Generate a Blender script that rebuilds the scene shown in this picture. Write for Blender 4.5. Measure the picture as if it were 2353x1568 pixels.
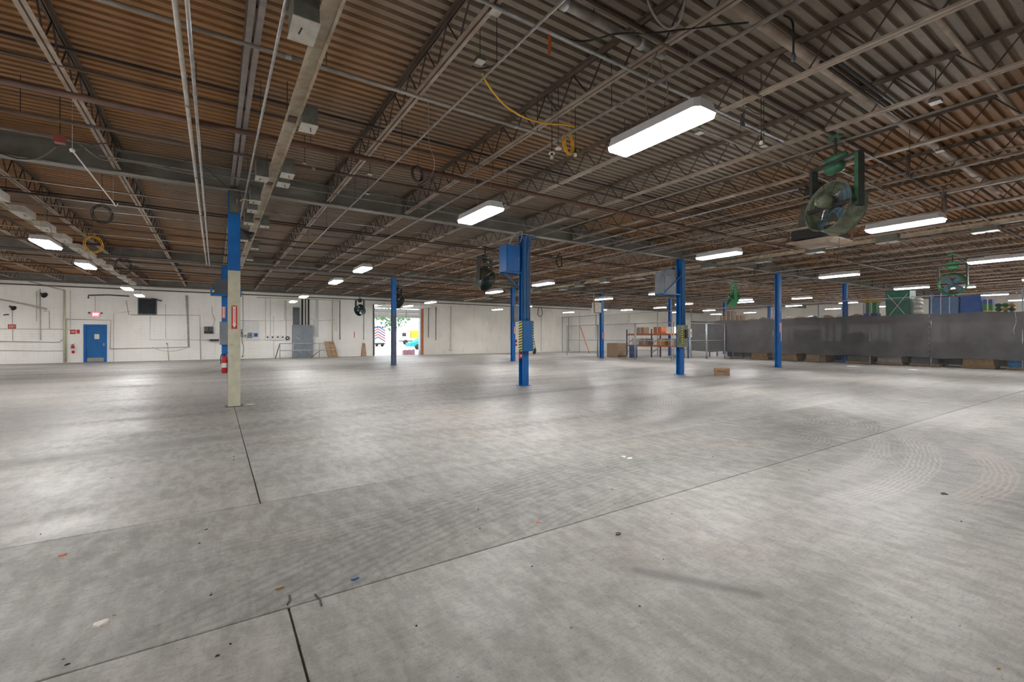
import bpy, math, random
from mathutils import Vector, Matrix
random.seed(7)
sc = bpy.context.scene
for o in list(bpy.data.objects): bpy.data.objects.remove(o)
col = sc.collection
# ------------------------------------------------------------------ camera
F, YAW, HY, H = 1040.93, 0.579502, 775.56, 1.48648      # focal length (px of 2353), heading, horizon row, eye height
cam = bpy.data.cameras.new('camera'); camo = bpy.data.objects.new('camera', cam); col.objects.link(camo)
cam.sensor_width = 36; cam.lens = F / 2353 * 36; cam.shift_y = (HY - 784) / 2353
cam.clip_start = .05; cam.clip_end = 600
camo.location = (0, 0, H); camo.rotation_euler = (math.pi / 2, 0, -YAW); sc.camera = camo
# ------------------------------------------------------------------ light
EXPO = 1.33
LAMP = 68.0          # radiance of the lamp tubes
SKY = 1.15
sc.view_settings.view_transform = 'Standard'; sc.view_settings.look = 'None'
sc.view_settings.exposure = EXPO; sc.view_settings.gamma = 1; sc.view_settings.use_curve_mapping = False
w = bpy.data.worlds.new('world'); sc.world = w; w.use_nodes = True
bg = w.node_tree.nodes['Background']; bg.inputs[0].default_value = (.86, .94, 1, 1); bg.inputs[1].default_value = SKY
sun = bpy.data.lights.new('sun', 'SUN'); sun.energy = 1.1; sun.angle = .01; sun.color = (1, .95, .86)
so = bpy.data.objects.new('sun', sun); col.objects.link(so); so.rotation_euler = (math.radians(38), math.radians(-18), 0)
try:
    sc.cycles.use_denoising = True
    sc.cycles.max_bounces = 6; sc.cycles.diffuse_bounces = 4; sc.cycles.glossy_bounces = 3; sc.cycles.transparent_max_bounces = 12
    sc.cycles.sample_clamp_indirect = 8
except Exception: pass
# ------------------------------------------------------------------ pixel -> place
S_, C_ = math.sin(YAW), math.cos(YAW)
def px(u, v, X=None, Y=None, Z=None):
    l = (u - 1176.5) / F; z = (HY - v) / F
    r = Vector((l * C_ + S_, -l * S_ + C_, z))
    t = X / r.x if X is not None else (Y / r.y if Y is not None else (Z - H) / r.z)
    p = r * t; p.z += H
    return p
# ------------------------------------------------------------------ materials
def lin(c): return tuple(((x / 255) / 12.92 if x / 255 <= .04045 else ((x / 255 + .055) / 1.055) ** 2.4) for x in c)
MATS = {}
def nt_new(name):
    m = bpy.data.materials.new(name); m.use_nodes = True
    nt = m.node_tree; b = nt.nodes['Principled BSDF']; return m, nt, b
def N(nt, t, **kw):
    n = nt.nodes.new(t)
    for k, v in kw.items():
        if k.startswith('i_'):
            key = k[2:]; key = int(key) if key.isdigit() else key
            n.inputs[key].default_value = v
        else: setattr(n, k, v)
    return n
def mixc(nt, fac, a, b, mode='MIX'):
    n = nt.nodes.new('ShaderNodeMix'); n.data_type = 'RGBA'; n.blend_type = mode
    for sock, v in ((n.inputs[0], fac), (n.inputs[6], a), (n.inputs[7], b)):
        if hasattr(v, 'default_value') or hasattr(v, 'links'): nt.links.new(v, sock)
        elif isinstance(v, (int, float)): sock.default_value = v
        else: sock.default_value = (*v[:3], 1)
    return n.outputs[2]
def math_(nt, op, a, b=None, c=None, clamp=False):
    n = nt.nodes.new('ShaderNodeMath'); n.operation = op; n.use_clamp = clamp
    for i, v in enumerate((a, b, c)):
        if v is None: continue
        if isinstance(v, (int, float)): n.inputs[i].default_value = v
        else: nt.links.new(v, n.inputs[i])
    return n.outputs[0]
def ramp(nt, fac, lo, hi, a=0.0, b=1.0):
    n = nt.nodes.new('ShaderNodeMapRange'); n.clamp = True
    nt.links.new(fac, n.inputs[0])
    for i, v in zip((1, 2, 3, 4), (lo, hi, a, b)): n.inputs[i].default_value = v
    return n.outputs[0]
def pos(nt, scale=(1, 1, 1)):
    g = nt.nodes.new('ShaderNodeNewGeometry'); m = nt.nodes.new('ShaderNodeVectorMath'); m.operation = 'MULTIPLY'
    nt.links.new(g.outputs['Position'], m.inputs[0]); m.inputs[1].default_value = scale
    return m.outputs[0]
def noise(nt, vec, scale, detail=4, rough=.6):
    n = nt.nodes.new('ShaderNodeTexNoise'); n.inputs['Scale'].default_value = scale
    n.inputs['Detail'].default_value = detail; n.inputs['Roughness'].default_value = rough
    nt.links.new(vec, n.inputs['Vector']); return n.outputs[0]
def mat(name, rgb, rough=.55, metal=0., var=.25, scale=6., rgb2=None, bump=0., spec=.5, emit=None, es=0.):
    """painted / plain surface: colour, patchy wear towards rgb2, fine relief"""
    if name in MATS: return MATS[name]
    m, nt, b = nt_new(name); L = nt.links
    c = lin(rgb); c2 = lin(rgb2) if rgb2 else tuple(x * (1 - var) for x in c)
    p = pos(nt); nz = noise(nt, p, scale); f = ramp(nt, nz, .35, .68)
    L.new(mixc(nt, f, c, c2), b.inputs['Base Color'])
    b.inputs['Roughness'].default_value = rough; b.inputs['Metallic'].default_value = metal
    b.inputs['Specular IOR Level'].default_value = spec
    if bump:
        bn = nt.nodes.new('ShaderNodeBump'); bn.inputs['Strength'].default_value = bump; bn.inputs['Distance'].default_value = .01
        L.new(noise(nt, p, scale * 8), bn.inputs['Height']); L.new(bn.outputs[0], b.inputs['Normal'])
    if emit:
        b.inputs['Emission Color'].default_value = (*lin(emit), 1); b.inputs['Emission Strength'].default_value = es
    MATS[name] = m; return m
# ------------------------------------------------------------------ mesh building
class MB:
    def __init__(s): s.v = []; s.f = []; s.mi = []; s.cur = 0
    def add(s, vs, fs):
        k = len(s.v); s.v += [Vector(v) for v in vs]
        for f in fs: s.f.append(tuple(i + k for i in f)); s.mi.append(s.cur)
        return s
    def box(s, x0, x1, y0, y1, z0, z1):
        return s.add([(x, y, z) for x in (x0, x1) for y in (y0, y1) for z in (z0, z1)],
                     [(0, 1, 3, 2), (4, 6, 7, 5), (0, 4, 5, 1), (2, 3, 7, 6), (0, 2, 6, 4), (1, 5, 7, 3)])
    def bar(s, p, q, wx, wz, up=(0, 0, 1)):
        """square bar from p to q, wx wide across and wz high"""
        p, q = Vector(p), Vector(q); d = (q - p).normalized(); up = Vector(up)
        if abs(d.dot(up)) > .98: up = Vector((1, 0, 0))
        a = d.cross(up).normalized() * wx / 2; b = a.normalized().cross(d).normalized() * wz / 2
        vs = [e + i * a + j * b for e in (p, q) for i, j in ((-1, -1), (1, -1), (1, 1), (-1, 1))]
        return s.add(vs, [(3, 2, 1, 0), (4, 5, 6, 7)] + [(i, (i + 1) % 4, (i + 1) % 4 + 4, i + 4) for i in range(4)])
    def tube(s, pts, r, n=8, caps=True):
        pts = [Vector(p) for p in pts]
        if len(pts) < 2: return s
        rs = r if isinstance(r, (list, tuple)) else [r] * len(pts)
        d0 = (pts[1] - pts[0]).normalized(); a = d0.orthogonal().normalized(); vs = []
        for i, p in enumerate(pts):
            d = (pts[min(i + 1, len(pts) - 1)] - pts[max(i - 1, 0)])
            d = d.normalized() if d.length > 1e-9 else d0
            a = (a - d * a.dot(d)); a = a.normalized() if a.length > 1e-6 else d.orthogonal().normalized()
            b = d.cross(a)
            vs += [p + rs[i] * (math.cos(2 * math.pi * k / n) * a + math.sin(2 * math.pi * k / n) * b) for k in range(n)]
        m = len(pts)
        fs = [(i * n + k, i * n + (k + 1) % n, (i + 1) * n + (k + 1) % n, (i + 1) * n + k) for i in range(m - 1) for k in range(n)]
        if caps: fs += [tuple(reversed(range(n))), tuple(range((m - 1) * n, m * n))]
        return s.add(vs, fs)
    def prism(s, poly, axis, a, b):
        """2-D outline pushed along an axis: 'x' -> (y,z), 'y' -> (x,z), 'z' -> (x,y)"""
        def put(p, t): return {'x': (t, p[0], p[1]), 'y': (p[0], t, p[1]), 'z': (p[0], p[1], t)}[axis]
        n = len(poly)
        return s.add([put(p, a) for p in poly] + [put(p, b) for p in poly],
                     [tuple(reversed(range(n))), tuple(range(n, 2 * n))] + [(i, (i + 1) % n, (i + 1) % n + n, i + n) for i in range(n)])
    def lathe(s, prof, c, axis=(0, 0, 1), n=16, caps=True):
        """prof: (radius, height) list turned about an axis through c"""
        ax = Vector(axis).normalized(); a = ax.orthogonal().normalized(); b = ax.cross(a); c = Vector(c); vs = []
        for r, h in prof:
            vs += [c + ax * h + r * (math.cos(2 * math.pi * k / n) * a + math.sin(2 * math.pi * k / n) * b) for k in range(n)]
        m = len(prof)
        fs = [(i * n + k, i * n + (k + 1) % n, (i + 1) * n + (k + 1) % n, (i + 1) * n + k) for i in range(m - 1) for k in range(n)]
        if caps: fs += [tuple(reversed(range(n))), tuple(range((m - 1) * n, m * n))]
        return s.add(vs, fs)
    def blob(s, c, r, seed=0, n=10, m=7, jit=.18):
        rnd = random.Random(seed); c = Vector(c); vs = []
        for i in range(m + 1):
            th = math.pi * i / m
            for k in range(n):
                ph = 2 * math.pi * k / n; j = 1 + rnd.uniform(-jit, jit)
                vs.append(c + Vector((r[0] * math.sin(th) * math.cos(ph) * j, r[1] * math.sin(th) * math.sin(ph) * j, r[2] * math.cos(th) * (1 + rnd.uniform(-jit, jit) * .5))))
        return s.add(vs, [(i * n + k, (i + 1) * n + k, (i + 1) * n + (k + 1) % n, i * n + (k + 1) % n) for i in range(m) for k in range(n)])
    def mesh(s, name, mats, off=Vector((0, 0, 0)), smooth=False):
        me = bpy.data.meshes.new(name)
        me.from_pydata([v - off for v in s.v], [], s.f); 
        for m_ in (mats if isinstance(mats, (list, tuple)) else [mats]): me.materials.append(m_)
        for p, i in zip(me.polygons, s.mi): p.material_index = i; p.use_smooth = smooth
        me.validate(); me.update(); return me
    def build(s, name, mats, parent=None, smooth=False):
        off = parent.matrix_world.translation.copy() if parent else Vector((0, 0, 0))
        if parent and parent.get('_w') is not None: off = Vector(parent['_w'])
        o = bpy.data.objects.new(name, s.mesh(name, mats, off, smooth)); col.objects.link(o)
        if parent: o.parent = parent; o['_w'] = list(off)
        return o
def tag(o, label=None, cat=None, group=None, kind=None):
    if label: o['label'] = label
    if cat: o['category'] = cat
    if group: o['group'] = group
    if kind: o['kind'] = kind
    return o
def T(name, label, cat, loc=(0, 0, 0), group=None, kind=None):
    o = bpy.data.objects.new(name, None); col.objects.link(o); o.location = loc; o['_w'] = list(loc); o.empty_display_size = .1
    return tag(o, label, cat, group, kind)
def one(name, mb, mats, label, cat, group=None, kind=None, smooth=False):
    xs = [v.x for v in mb.v]; ys = [v.y for v in mb.v]; zs = [v.z for v in mb.v]
    off = Vector(((min(xs) + max(xs)) / 2, (min(ys) + max(ys)) / 2, min(zs)))
    o = bpy.data.objects.new(name, mb.mesh(name, mats, off, smooth)); col.objects.link(o); o.location = off
    o['_w'] = list(off)
    return tag(o, label, cat, group, kind)
KIDS = {}
def copy_tree(o, loc=None, rot=None, label=None, group=None, parent=None):
    c = o.copy(); col.objects.link(c); c.parent = parent
    if loc is not None: c.location = loc
    if rot is not None: c.rotation_euler = rot
    if label: c['label'] = label
    if group: c['group'] = group
    for ch in [x for x in bpy.data.objects if x.parent is o] if o.name not in KIDS else KIDS[o.name]:
        copy_tree(ch, parent=c)
    return c
def remember(o):
    ks = [x for x in bpy.data.objects if x.parent is o]; KIDS[o.name] = ks
    for k in ks: remember(k)
def text_mesh(name, txt, size, mat_, parent, origin, xdir, ydir, align='CENTER', depth=.002, sx=1.):
    cu = bpy.data.curves.new(name, 'FONT'); cu.body = txt; cu.size = size; cu.align_x = align; cu.align_y = 'CENTER'; cu.extrude = depth; cu.resolution_u = 2
    t = bpy.data.objects.new(name, cu); col.objects.link(t)
    me = bpy.data.meshes.new_from_object(t); bpy.data.objects.remove(t); bpy.data.curves.remove(cu)
    x = Vector(xdir).normalized() * sx; y = Vector(ydir).normalized(); z = x.normalized().cross(y); o0 = Vector(origin)
    off = Vector(parent['_w']) if parent else Vector((0, 0, 0))
    for v in me.vertices: v.co = o0 + x * v.co.x + y * v.co.y + z * v.co.z - off
    me.materials.clear(); me.materials.append(mat_)
    o = bpy.data.objects.new(name, me); col.objects.link(o)
    if parent: o.parent = parent; o['_w'] = list(off)
    return o
ORD = ['', 'first', 'second', 'third', 'fourth', 'fifth', 'sixth', 'seventh', 'eighth', 'ninth', 'tenth', 'eleventh', 'twelfth', 'thirteenth', 'fourteenth', 'fifteenth', 'sixteenth', 'seventeenth', 'eighteenth', 'nineteenth', 'twentieth'] + ['twenty-' + x for x in ('first', 'second', 'third', 'fourth', 'fifth', 'sixth', 'seventh', 'eighth', 'ninth')]
# grid of the hall
X0, Y0, BX, BY = .337, 11.50, 7.62, 12.19
YW = 36.4                                   # face of the painted block wall
ZG, ZB, ZT, ZD = 4.64, 4.70, 5.10, 5.165    # girder underside, joist bottom, joist top node, deck underside
# ------------------------------------------------------------------ surfaces of the hall
def floor_mat(name, base, base2, dark, rough0, strip=False):
    m, nt, b = nt_new(name); L = nt.links
    p = pos(nt); ps = pos(nt, (.35, 1.6, 1)); pd = pos(nt, (1, .4, 1))
    big = noise(nt, p, .22, 2, .55); mid = noise(nt, ps, .55, 4, .62); fine = noise(nt, p, 9., 4, .7)
    streak = noise(nt, pos(nt, (.5, 6.5, 1)), 1.1, 5, .7); grit = noise(nt, p, 55., 3, .7)
    c = mixc(nt, ramp(nt, big, .36, .66), lin(base), lin(base2))
    c = mixc(nt, ramp(nt, mid, .45, .72, 0, .55), c, lin(dark))
    c = mixc(nt, ramp(nt, streak, .52, .74, 0, .38), c, lin(dark))
    sw = noise(nt, pos(nt, (2.2, .9, 1)), 3.4, 6, .75); cr = noise(nt, pos(nt, (1, 4, 1)), 14., 4, .7); warm = noise(nt, p, .38, 4, .6)
    c = mixc(nt, ramp(nt, warm, .52, .7, 0, .4), c, lin((164, 150, 136)))
    c = mixc(nt, ramp(nt, sw, .42, .7, 0, .36), c, lin((104, 102, 99)))
    c = mixc(nt, ramp(nt, sw, .56, .40, 0, .30), c, lin((190, 188, 184)))
    c = mixc(nt, ramp(nt, cr, .5, .72, 0, .35), c, lin((98, 95, 92)))
    c = mixc(nt, ramp(nt, fine, .35, .7, 0, .22), c, (.08, .075, .07))
    c = mixc(nt, ramp(nt, grit, .58, .72, 0, .5), c, (.06, .055, .05))
    # tyre tracks: bundles of fine arcs worn into the slab
    g = nt.nodes.new('ShaderNodeNewGeometry'); sep = nt.nodes.new('ShaderNodeSeparateXYZ'); L.new(g.outputs['Position'], sep.inputs[0])
    wob = noise(nt, p, 3., 2)
    DK, LT, PK = (.10, .095, .09), (.56, .54, .51), (.50, .42, .37)
    arcs = [(8.32, 5.31, 2.42, .18, DK, .85, (-1.7, -.15), 70.), (8.32, 5.31, 1.85, .55, DK, .6, (-2.2, .1), 62.), (6.82, 4.52, 1.5, .30, DK, .7, (-2.1, .1), 75.), (4.6, -6.0, 9.87, .5, DK, .55, (1.45, 2.15), 52.), (4.6, -6.0, 9.1, .3, DK, .45, (1.6, 2.2), 60.),
            (1.5, -9., 12.7, .35, DK, .45, (1.2, 1.75), 58.)] if strip else [(5.79, 8.0, 6.3, .2, LT, .75, (-1.8, -.98), 90.), (5.79, 8.0, 5.85, .14, LT, .5, (-1.75, -1.0), 90.), (6.42, 4.98, 3.84, .19, PK, .85, (-1.85, -.9), 80.), (6.42, 4.98, 4.22, .10, DK, .5, (-1.7, -.8), 90.),
            (4.4, 12.03, 6.87, .3, LT, .6, (-1.35, -.55), 70.), (4.4, 12.03, 6.1, .25, DK, .5, (-1.3, -.5), 70.), (8.1, 9.3, 4.2, .6, DK, .42, (-1.9, -.3), 60.), (2.6, 14.5, 9.4, .6, DK, .38, (-1.5, -.3), 55.), (9.0, -2.2, 4.6, .4, DK, .4, (1.2, 2.4), 70.)]
    for cx, cy, r, wd, tint, amt, (a0, a1), fr in arcs:
        dx = math_(nt, 'SUBTRACT', sep.outputs[0], cx); dy = math_(nt, 'SUBTRACT', sep.outputs[1], cy)
        d = math_(nt, 'SQRT', math_(nt, 'ADD', math_(nt, 'MULTIPLY', dx, dx), math_(nt, 'MULTIPLY', dy, dy)))
        d = math_(nt, 'ADD', d, math_(nt, 'MULTIPLY', wob, .10))
        e = math_(nt, 'ABSOLUTE', math_(nt, 'SUBTRACT', d, r + .05)); band = ramp(nt, e, wd * .6, wd, 1, 0)
        ang = math_(nt, 'ARCTAN2', dy, dx); mid_ = (a0 + a1) / 2; half = (a1 - a0) / 2
        am = ramp(nt, math_(nt, 'ABSOLUTE', math_(nt, 'SUBTRACT', ang, mid_)), half * .6, half, 1, 0)
        lines = ramp(nt, math_(nt, 'SINE', math_(nt, 'MULTIPLY', d, fr * 1.55)), -.3, .9, .3, 1)
        fac = math_(nt, 'MULTIPLY', math_(nt, 'MULTIPLY', math_(nt, 'MULTIPLY', band, am), math_(nt, 'MULTIPLY', lines, ramp(nt, fine, .3, .6, .45, 1))), amt * .8)
        c = mixc(nt, fac, c, tint)
    if not strip:   # oil streaks: dark patches along short lines
        for (ax, ay), (bx, by), wd, amt in (((2.25, 1.98), (2.62, 1.42), .07, .6), ((5.2, 9.6), (9.0, 10.0), .30, .4), ((-2.5, 7.6), (2.0, 8.3), .35, .35), ((6.2, 5.1), (9.6, 6.0), .3, .35), ((11., 8.2), (16., 8.8), .4, .4)):
            L2 = (bx - ax) ** 2 + (by - ay) ** 2
            dx = math_(nt, 'SUBTRACT', sep.outputs[0], ax); dy = math_(nt, 'SUBTRACT', sep.outputs[1], ay)
            tt = math_(nt, 'DIVIDE', math_(nt, 'ADD', math_(nt, 'MULTIPLY', dx, bx - ax), math_(nt, 'MULTIPLY', dy, by - ay)), L2, clamp=True)
            qx = math_(nt, 'SUBTRACT', dx, math_(nt, 'MULTIPLY', tt, bx - ax)); qy = math_(nt, 'SUBTRACT', dy, math_(nt, 'MULTIPLY', tt, by - ay))
            q = math_(nt, 'SQRT', math_(nt, 'ADD', math_(nt, 'MULTIPLY', qx, qx), math_(nt, 'MULTIPLY', qy, qy)))
            q = math_(nt, 'ADD', q, math_(nt, 'MULTIPLY', math_(nt, 'SUBTRACT', sw, .5), wd * 2.2))
            c = mixc(nt, ramp(nt, q, wd * .3, wd, amt, 0), c, (.11, .105, .10))
    L.new(c, b.inputs['Base Color'])
    rr = math_(nt, 'ADD', ramp(nt, mid, .35, .7, rough0, rough0 + .2), ramp(nt, big, .4, .7, 0, .12)); L.new(rr, b.inputs['Roughness'])
    b.inputs['Specular IOR Level'].default_value = .29
    bn = nt.nodes.new('ShaderNodeBump'); bn.inputs['Strength'].default_value = .12; bn.inputs['Distance'].default_value = .01
    L.new(fine, bn.inputs['Height']); L.new(bn.outputs[0], b.inputs['Normal'])
    MATS[name] = m; return m
M_floor = floor_mat('concrete_slab', (162, 159, 154), (150, 148, 145), (112, 110, 107), .34)
M_strip = floor_mat('concrete_strip', (150, 148, 145), (143, 141, 139), (116, 114, 112), .44, True)
def wall_mat(name, a, b_, dirt):
    m, nt, b = nt_new(name); L = nt.links
    g = nt.nodes.new('ShaderNodeNewGeometry'); sp = nt.nodes.new('ShaderNodeSeparateXYZ'); L.new(g.outputs['Position'], sp.inputs[0])
    cb = nt.nodes.new('ShaderNodeCombineXYZ'); L.new(math_(nt, 'ADD', sp.outputs[0], sp.outputs[1]), cb.inputs[0]); L.new(sp.outputs[2], cb.inputs[1])
    br = nt.nodes.new('ShaderNodeTexBrick'); L.new(cb.outputs[0], br.inputs['Vector'])
    br.inputs['Scale'].default_value = 1; br.inputs['Brick Width'].default_value = 1.3; br.inputs['Row Height'].default_value = .102
    br.inputs['Mortar Size'].default_value = .007; br.inputs['Mortar Smooth'].default_value = .3
    p = pos(nt); n1 = noise(nt, p, .5, 4); n2 = noise(nt, pos(nt, (1, 1, .25)), 2.2, 5, .7)
    c = mixc(nt, ramp(nt, n1, .38, .66), lin(a), lin(b_)); c = mixc(nt, ramp(nt, n2, .52, .8, 0, .5), c, lin(dirt))
    c = mixc(nt, math_(nt, 'MULTIPLY', br.outputs['Fac'], .36), c, lin((120, 116, 110)))
    L.new(c, b.inputs['Base Color']); b.inputs['Roughness'].default_value = .6
    bn = nt.nodes.new('ShaderNodeBump'); bn.inputs['Strength'].default_value = .5; bn.inputs['Distance'].default_value = .008; bn.invert = True
    L.new(br.outputs['Fac'], bn.inputs['Height']); L.new(bn.outputs[0], b.inputs['Normal'])
    MATS[name] = m; return m
M_wall = wall_mat('painted_block', (247, 246, 242), (242, 240, 234), (222, 215, 205))
M_wall2 = wall_mat('dusty_block', (232, 229, 221), (220, 217, 208), (182, 175, 162))
def deck_mat():
    m, nt, b = nt_new('roof_deck_steel'); L = nt.links
    p = pos(nt); n1 = noise(nt, p, .18, 3); n2 = noise(nt, pos(nt, (.5, 3, 1)), 1.3, 5, .7); n3 = noise(nt, p, 14, 4)
    g = nt.nodes.new('ShaderNodeNewGeometry'); sp = nt.nodes.new('ShaderNodeSeparateXYZ'); L.new(g.outputs['Position'], sp.inputs[0])
    side = ramp(nt, math_(nt, 'ABSOLUTE', math_(nt, 'SUBTRACT', sp.outputs[0], 5.)), 2., 7., -.09, .09)     # rust gathers away from the middle sheets
    c = mixc(nt, ramp(nt, math_(nt, 'ADD', n1, side), .42, .62), lin((134, 122, 107)), lin((152, 110, 68)))
    c = mixc(nt, ramp(nt, n2, .5, .75, 0, .6), c, lin((94, 72, 52))); c = mixc(nt, ramp(nt, n3, .5, .8, 0, .3), c, lin((82, 66, 52)))
    L.new(c, b.inputs['Base Color']); b.inputs['Roughness'].default_value = .62; b.inputs['Metallic'].default_value = 0
    MATS['deck'] = m; return m
M_deck = deck_mat()
M_chord = mat('tan_steel_chord', (172, 158, 143), .6, 0, scale=3, rgb2=(140, 120, 103))  # lighter tan than the top chord and web steel
M_top = mat('steel_top_chord', (112, 98, 84), .6, 0, scale=3, rgb2=(86, 72, 60))
M_web = mat('web_bar_steel', (70, 55, 48), .6, 0, scale=5, rgb2=(54, 43, 38))
M_girder = mat('girder_paint', (128, 127, 120), .55, 0, scale=2, rgb2=(106, 101, 93))
M_rust = mat('rusty_pipe', (104, 74, 58), .65, 0, scale=4, rgb2=(78, 58, 48))
M_brown = mat('brown_pipe', (92, 76, 64), .6, 0, scale=4, rgb2=(72, 58, 50))
M_galv = mat('galvanised_conduit', (186, 186, 186), .35, .55, scale=9, rgb2=(150, 150, 150))
M_cond = mat('grey_conduit', (150, 144, 136), .5, .2, scale=6, rgb2=(120, 112, 104))
M_pcond = mat('painted_wall_conduit', (196, 192, 184), .5, .1, scale=6, rgb2=(170, 165, 156))
M_strut = mat('strut_steel', (158, 150, 147), .45, .2, scale=6, rgb2=(132, 124, 120))
M_dullred = mat('dull_red_enamel', (140, 62, 52), .5, 0, scale=6)
M_cream = mat('cream_paint', (206, 204, 180), .5, 0, scale=7, rgb2=(190, 188, 166))
M_blue = mat('blue_column_paint', (4, 104, 180), .4, 0, scale=3, rgb2=(4, 92, 164))
M_blue2 = mat('blue_enclosure_paint', (8, 102, 168), .4, 0, scale=3, rgb2=(6, 92, 156))
M_slate = mat('backlit_slate_blue', (84, 96, 124), .5, 0, scale=3, rgb2=(70, 80, 104))  # blue column tone with the door's backlight mixed into the colour
M_grey = mat('grey_enamel', (126, 134, 142), .45, 0, scale=3, rgb2=(112, 119, 127))
M_dgrey = mat('dark_grey_enamel', (82, 88, 94), .45, 0, scale=3, rgb2=(72, 77, 82))
M_box = mat('box_cover_steel', (204, 199, 190), .45, .1, scale=8, rgb2=(178, 172, 162))
M_boxd = mat('box_side_steel', (104, 106, 98), .5, .1, scale=8, rgb2=(86, 86, 78))
M_bus = mat('bus_duct_enamel', (182, 172, 152), .5, 0, scale=4, rgb2=(140, 118, 92))
M_black = mat('black_rubber', (30, 28, 28), .5, 0, scale=8)
M_dark = mat('dark_steel', (48, 44, 42), .55, 0, scale=8)
M_white = mat('white_enamel', (228, 228, 226), .4, 0, scale=6, var=.08)
M_lampw = mat('lamp_housing_white', (214, 214, 216), .35, 0, scale=6, var=.06)
M_red = mat('red_enamel', (196, 30, 34), .35, 0, scale=6)
M_redsign = mat('red_print', (200, 52, 42), .5, 0, scale=6, var=.1)
M_pink = mat('faded_red_print', (222, 120, 112), .5, 0, scale=6, var=.1)
M_yel = mat('yellow_cord', (226, 172, 30), .5, 0, scale=6)
M_hyel = mat('hazard_yellow', (226, 214, 70), .5, 0, scale=9, var=.1)
M_green = mat('green_enamel', (58, 112, 84), .45, 0, scale=5, rgb2=(44, 88, 66))
M_dgreen = mat('grimy_green', (44, 62, 54), .5, 0, scale=7, rgb2=(48, 40, 34))
M_teal = mat('blade_blue', (92, 120, 134), .5, 0, scale=7, rgb2=(62, 82, 92))
M_pale = mat('pale_green_grey', (128, 136, 112), .5, 0, scale=7, rgb2=(74, 80, 66))
M_wood = mat('pallet_wood', (178, 146, 108), .7, 0, scale=9, rgb2=(146, 114, 80), bump=.2)
M_card = mat('cardboard', (172, 144, 116), .75, 0, scale=5, rgb2=(158, 130, 102))
M_post = mat('galvanised_post', (176, 182, 188), .4, .4, scale=7, rgb2=(150, 156, 162))
M_wire = mat('chain_link_wire', (150, 152, 154), .45, .3, scale=9)
M_paper = mat('paper', (232, 226, 216), .7, 0, scale=9, var=.06)
M_steel = mat('brushed_steel', (172, 168, 160), .3, .7, scale=9, var=.1)
M_orange = mat('orange_paint', (196, 104, 52), .5, 0, scale=5, rgb2=(166, 84, 44))
M_rackr = mat('rack_beam_red', (186, 44, 46), .45, 0, scale=5)
M_rackb = mat('rack_upright_blue', (40, 74, 122), .5, 0, scale=5)
def tube_mat():
    m = bpy.data.materials.new('lamp_tube_glow'); m.use_nodes = True; nt = m.node_tree
    nt.nodes.remove(nt.nodes['Principled BSDF']); e = nt.nodes.new('ShaderNodeEmission')
    e.inputs[0].default_value = (1, .982, .965, 1); e.inputs[1].default_value = LAMP
    nt.links.new(e.outputs[0], nt.nodes['Material Output'].inputs[0]); return m
M_tube = tube_mat()
def screen_mat():
    m, nt, b = nt_new('privacy_screen_mesh'); L = nt.links
    p = pos(nt); n1 = noise(nt, p, 1.2, 4)
    L.new(mixc(nt, ramp(nt, n1, .4, .65), lin((74, 74, 75)), lin((62, 61, 62))), b.inputs['Base Color']); b.inputs['Roughness'].default_value = .8
    b.inputs['Alpha'].default_value = .89
    return m
M_screen = screen_mat()
# ================================================================== the hall
XL, XR, YF, YB = -14.2, 57.0, -14.0, YW
def struct(name, mb, m, label): 
    o = mb.build(name, m); return tag(o, label, None, None, 'structure')
# floor: a bed with cast slabs; the dark strip is a later pour across the hall
fl = struct('floor', MB().box(XL, XR, YF, YB + .3, -.16, -.022), M_floor, 'worn grey concrete floor of the empty hall')
GAP = .006
def slab(x0, x1, y0, y1, m, g=GAP, top=0.0):
    b = MB(); e = .004
    b.add([(x0 + g, y0 + g, -.022), (x1 - g, y0 + g, -.022), (x1 - g, y1 - g, -.022), (x0 + g, y1 - g, -.022),
           (x0 + g, y0 + g, top - e), (x1 - g, y0 + g, top - e), (x1 - g, y1 - g, top - e), (x0 + g, y1 - g, top - e),
           (x0 + g + e, y0 + g + e, top), (x1 - g - e, y0 + g + e, top), (x1 - g - e, y1 - g - e, top), (x0 + g + e, y1 - g - e, top)],
          [(0, 1, 5, 4), (1, 2, 6, 5), (2, 3, 7, 6), (3, 0, 4, 7), (4, 5, 9, 8), (5, 6, 10, 9), (6, 7, 11, 10), (7, 4, 8, 11), (8, 9, 10, 11)])
    return b.build('slab', m, fl)
SX = [XL, -7.283, X0] ; 
for (y0, y1) in ((YF, 2.76), (4.62, Y0 + BY), (Y0 + BY, YB + .3)):
    xs = [XL, X0, XR] if y0 < 20 else [XL, XR]
    for a, b in zip(xs[:-1], xs[1:]):
        g = .006 if y0 < 20 else .0015
        slab(a, b, y0, y1, M_floor, g)
st = slab(XL, 13.6, 2.76, 4.62, M_strip, .0015); tag(st, 'darker band of later poured concrete')
slab(13.6, XR, 2.76, 4.62, M_floor, .0015)
# ceiling: corrugated deck, ribs run across the joists
def deck():
    b = MB(); p = .1524; y = YF; prof = []
    while y < YB + .3:
        prof += [(y, ZD), (y + .080, ZD), (y + .090, ZD + .052), (y + p - .010, ZD + .052)]; y += p
    xs = [XL, 6., 30., XR]; n = len(prof)
    b.add([(x, q[0], q[1]) for x in xs for q in prof], [(i * n + k, i * n + k + 1, (i + 1) * n + k + 1, (i + 1) * n + k) for i in range(len(xs) - 1) for k in range(n - 1)])
    b.box(XL, XR, YF, YB + .4, ZD + .06, ZD + .2)
    return b
struct('ceiling', deck(), M_deck, 'brown corrugated steel roof deck')
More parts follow.
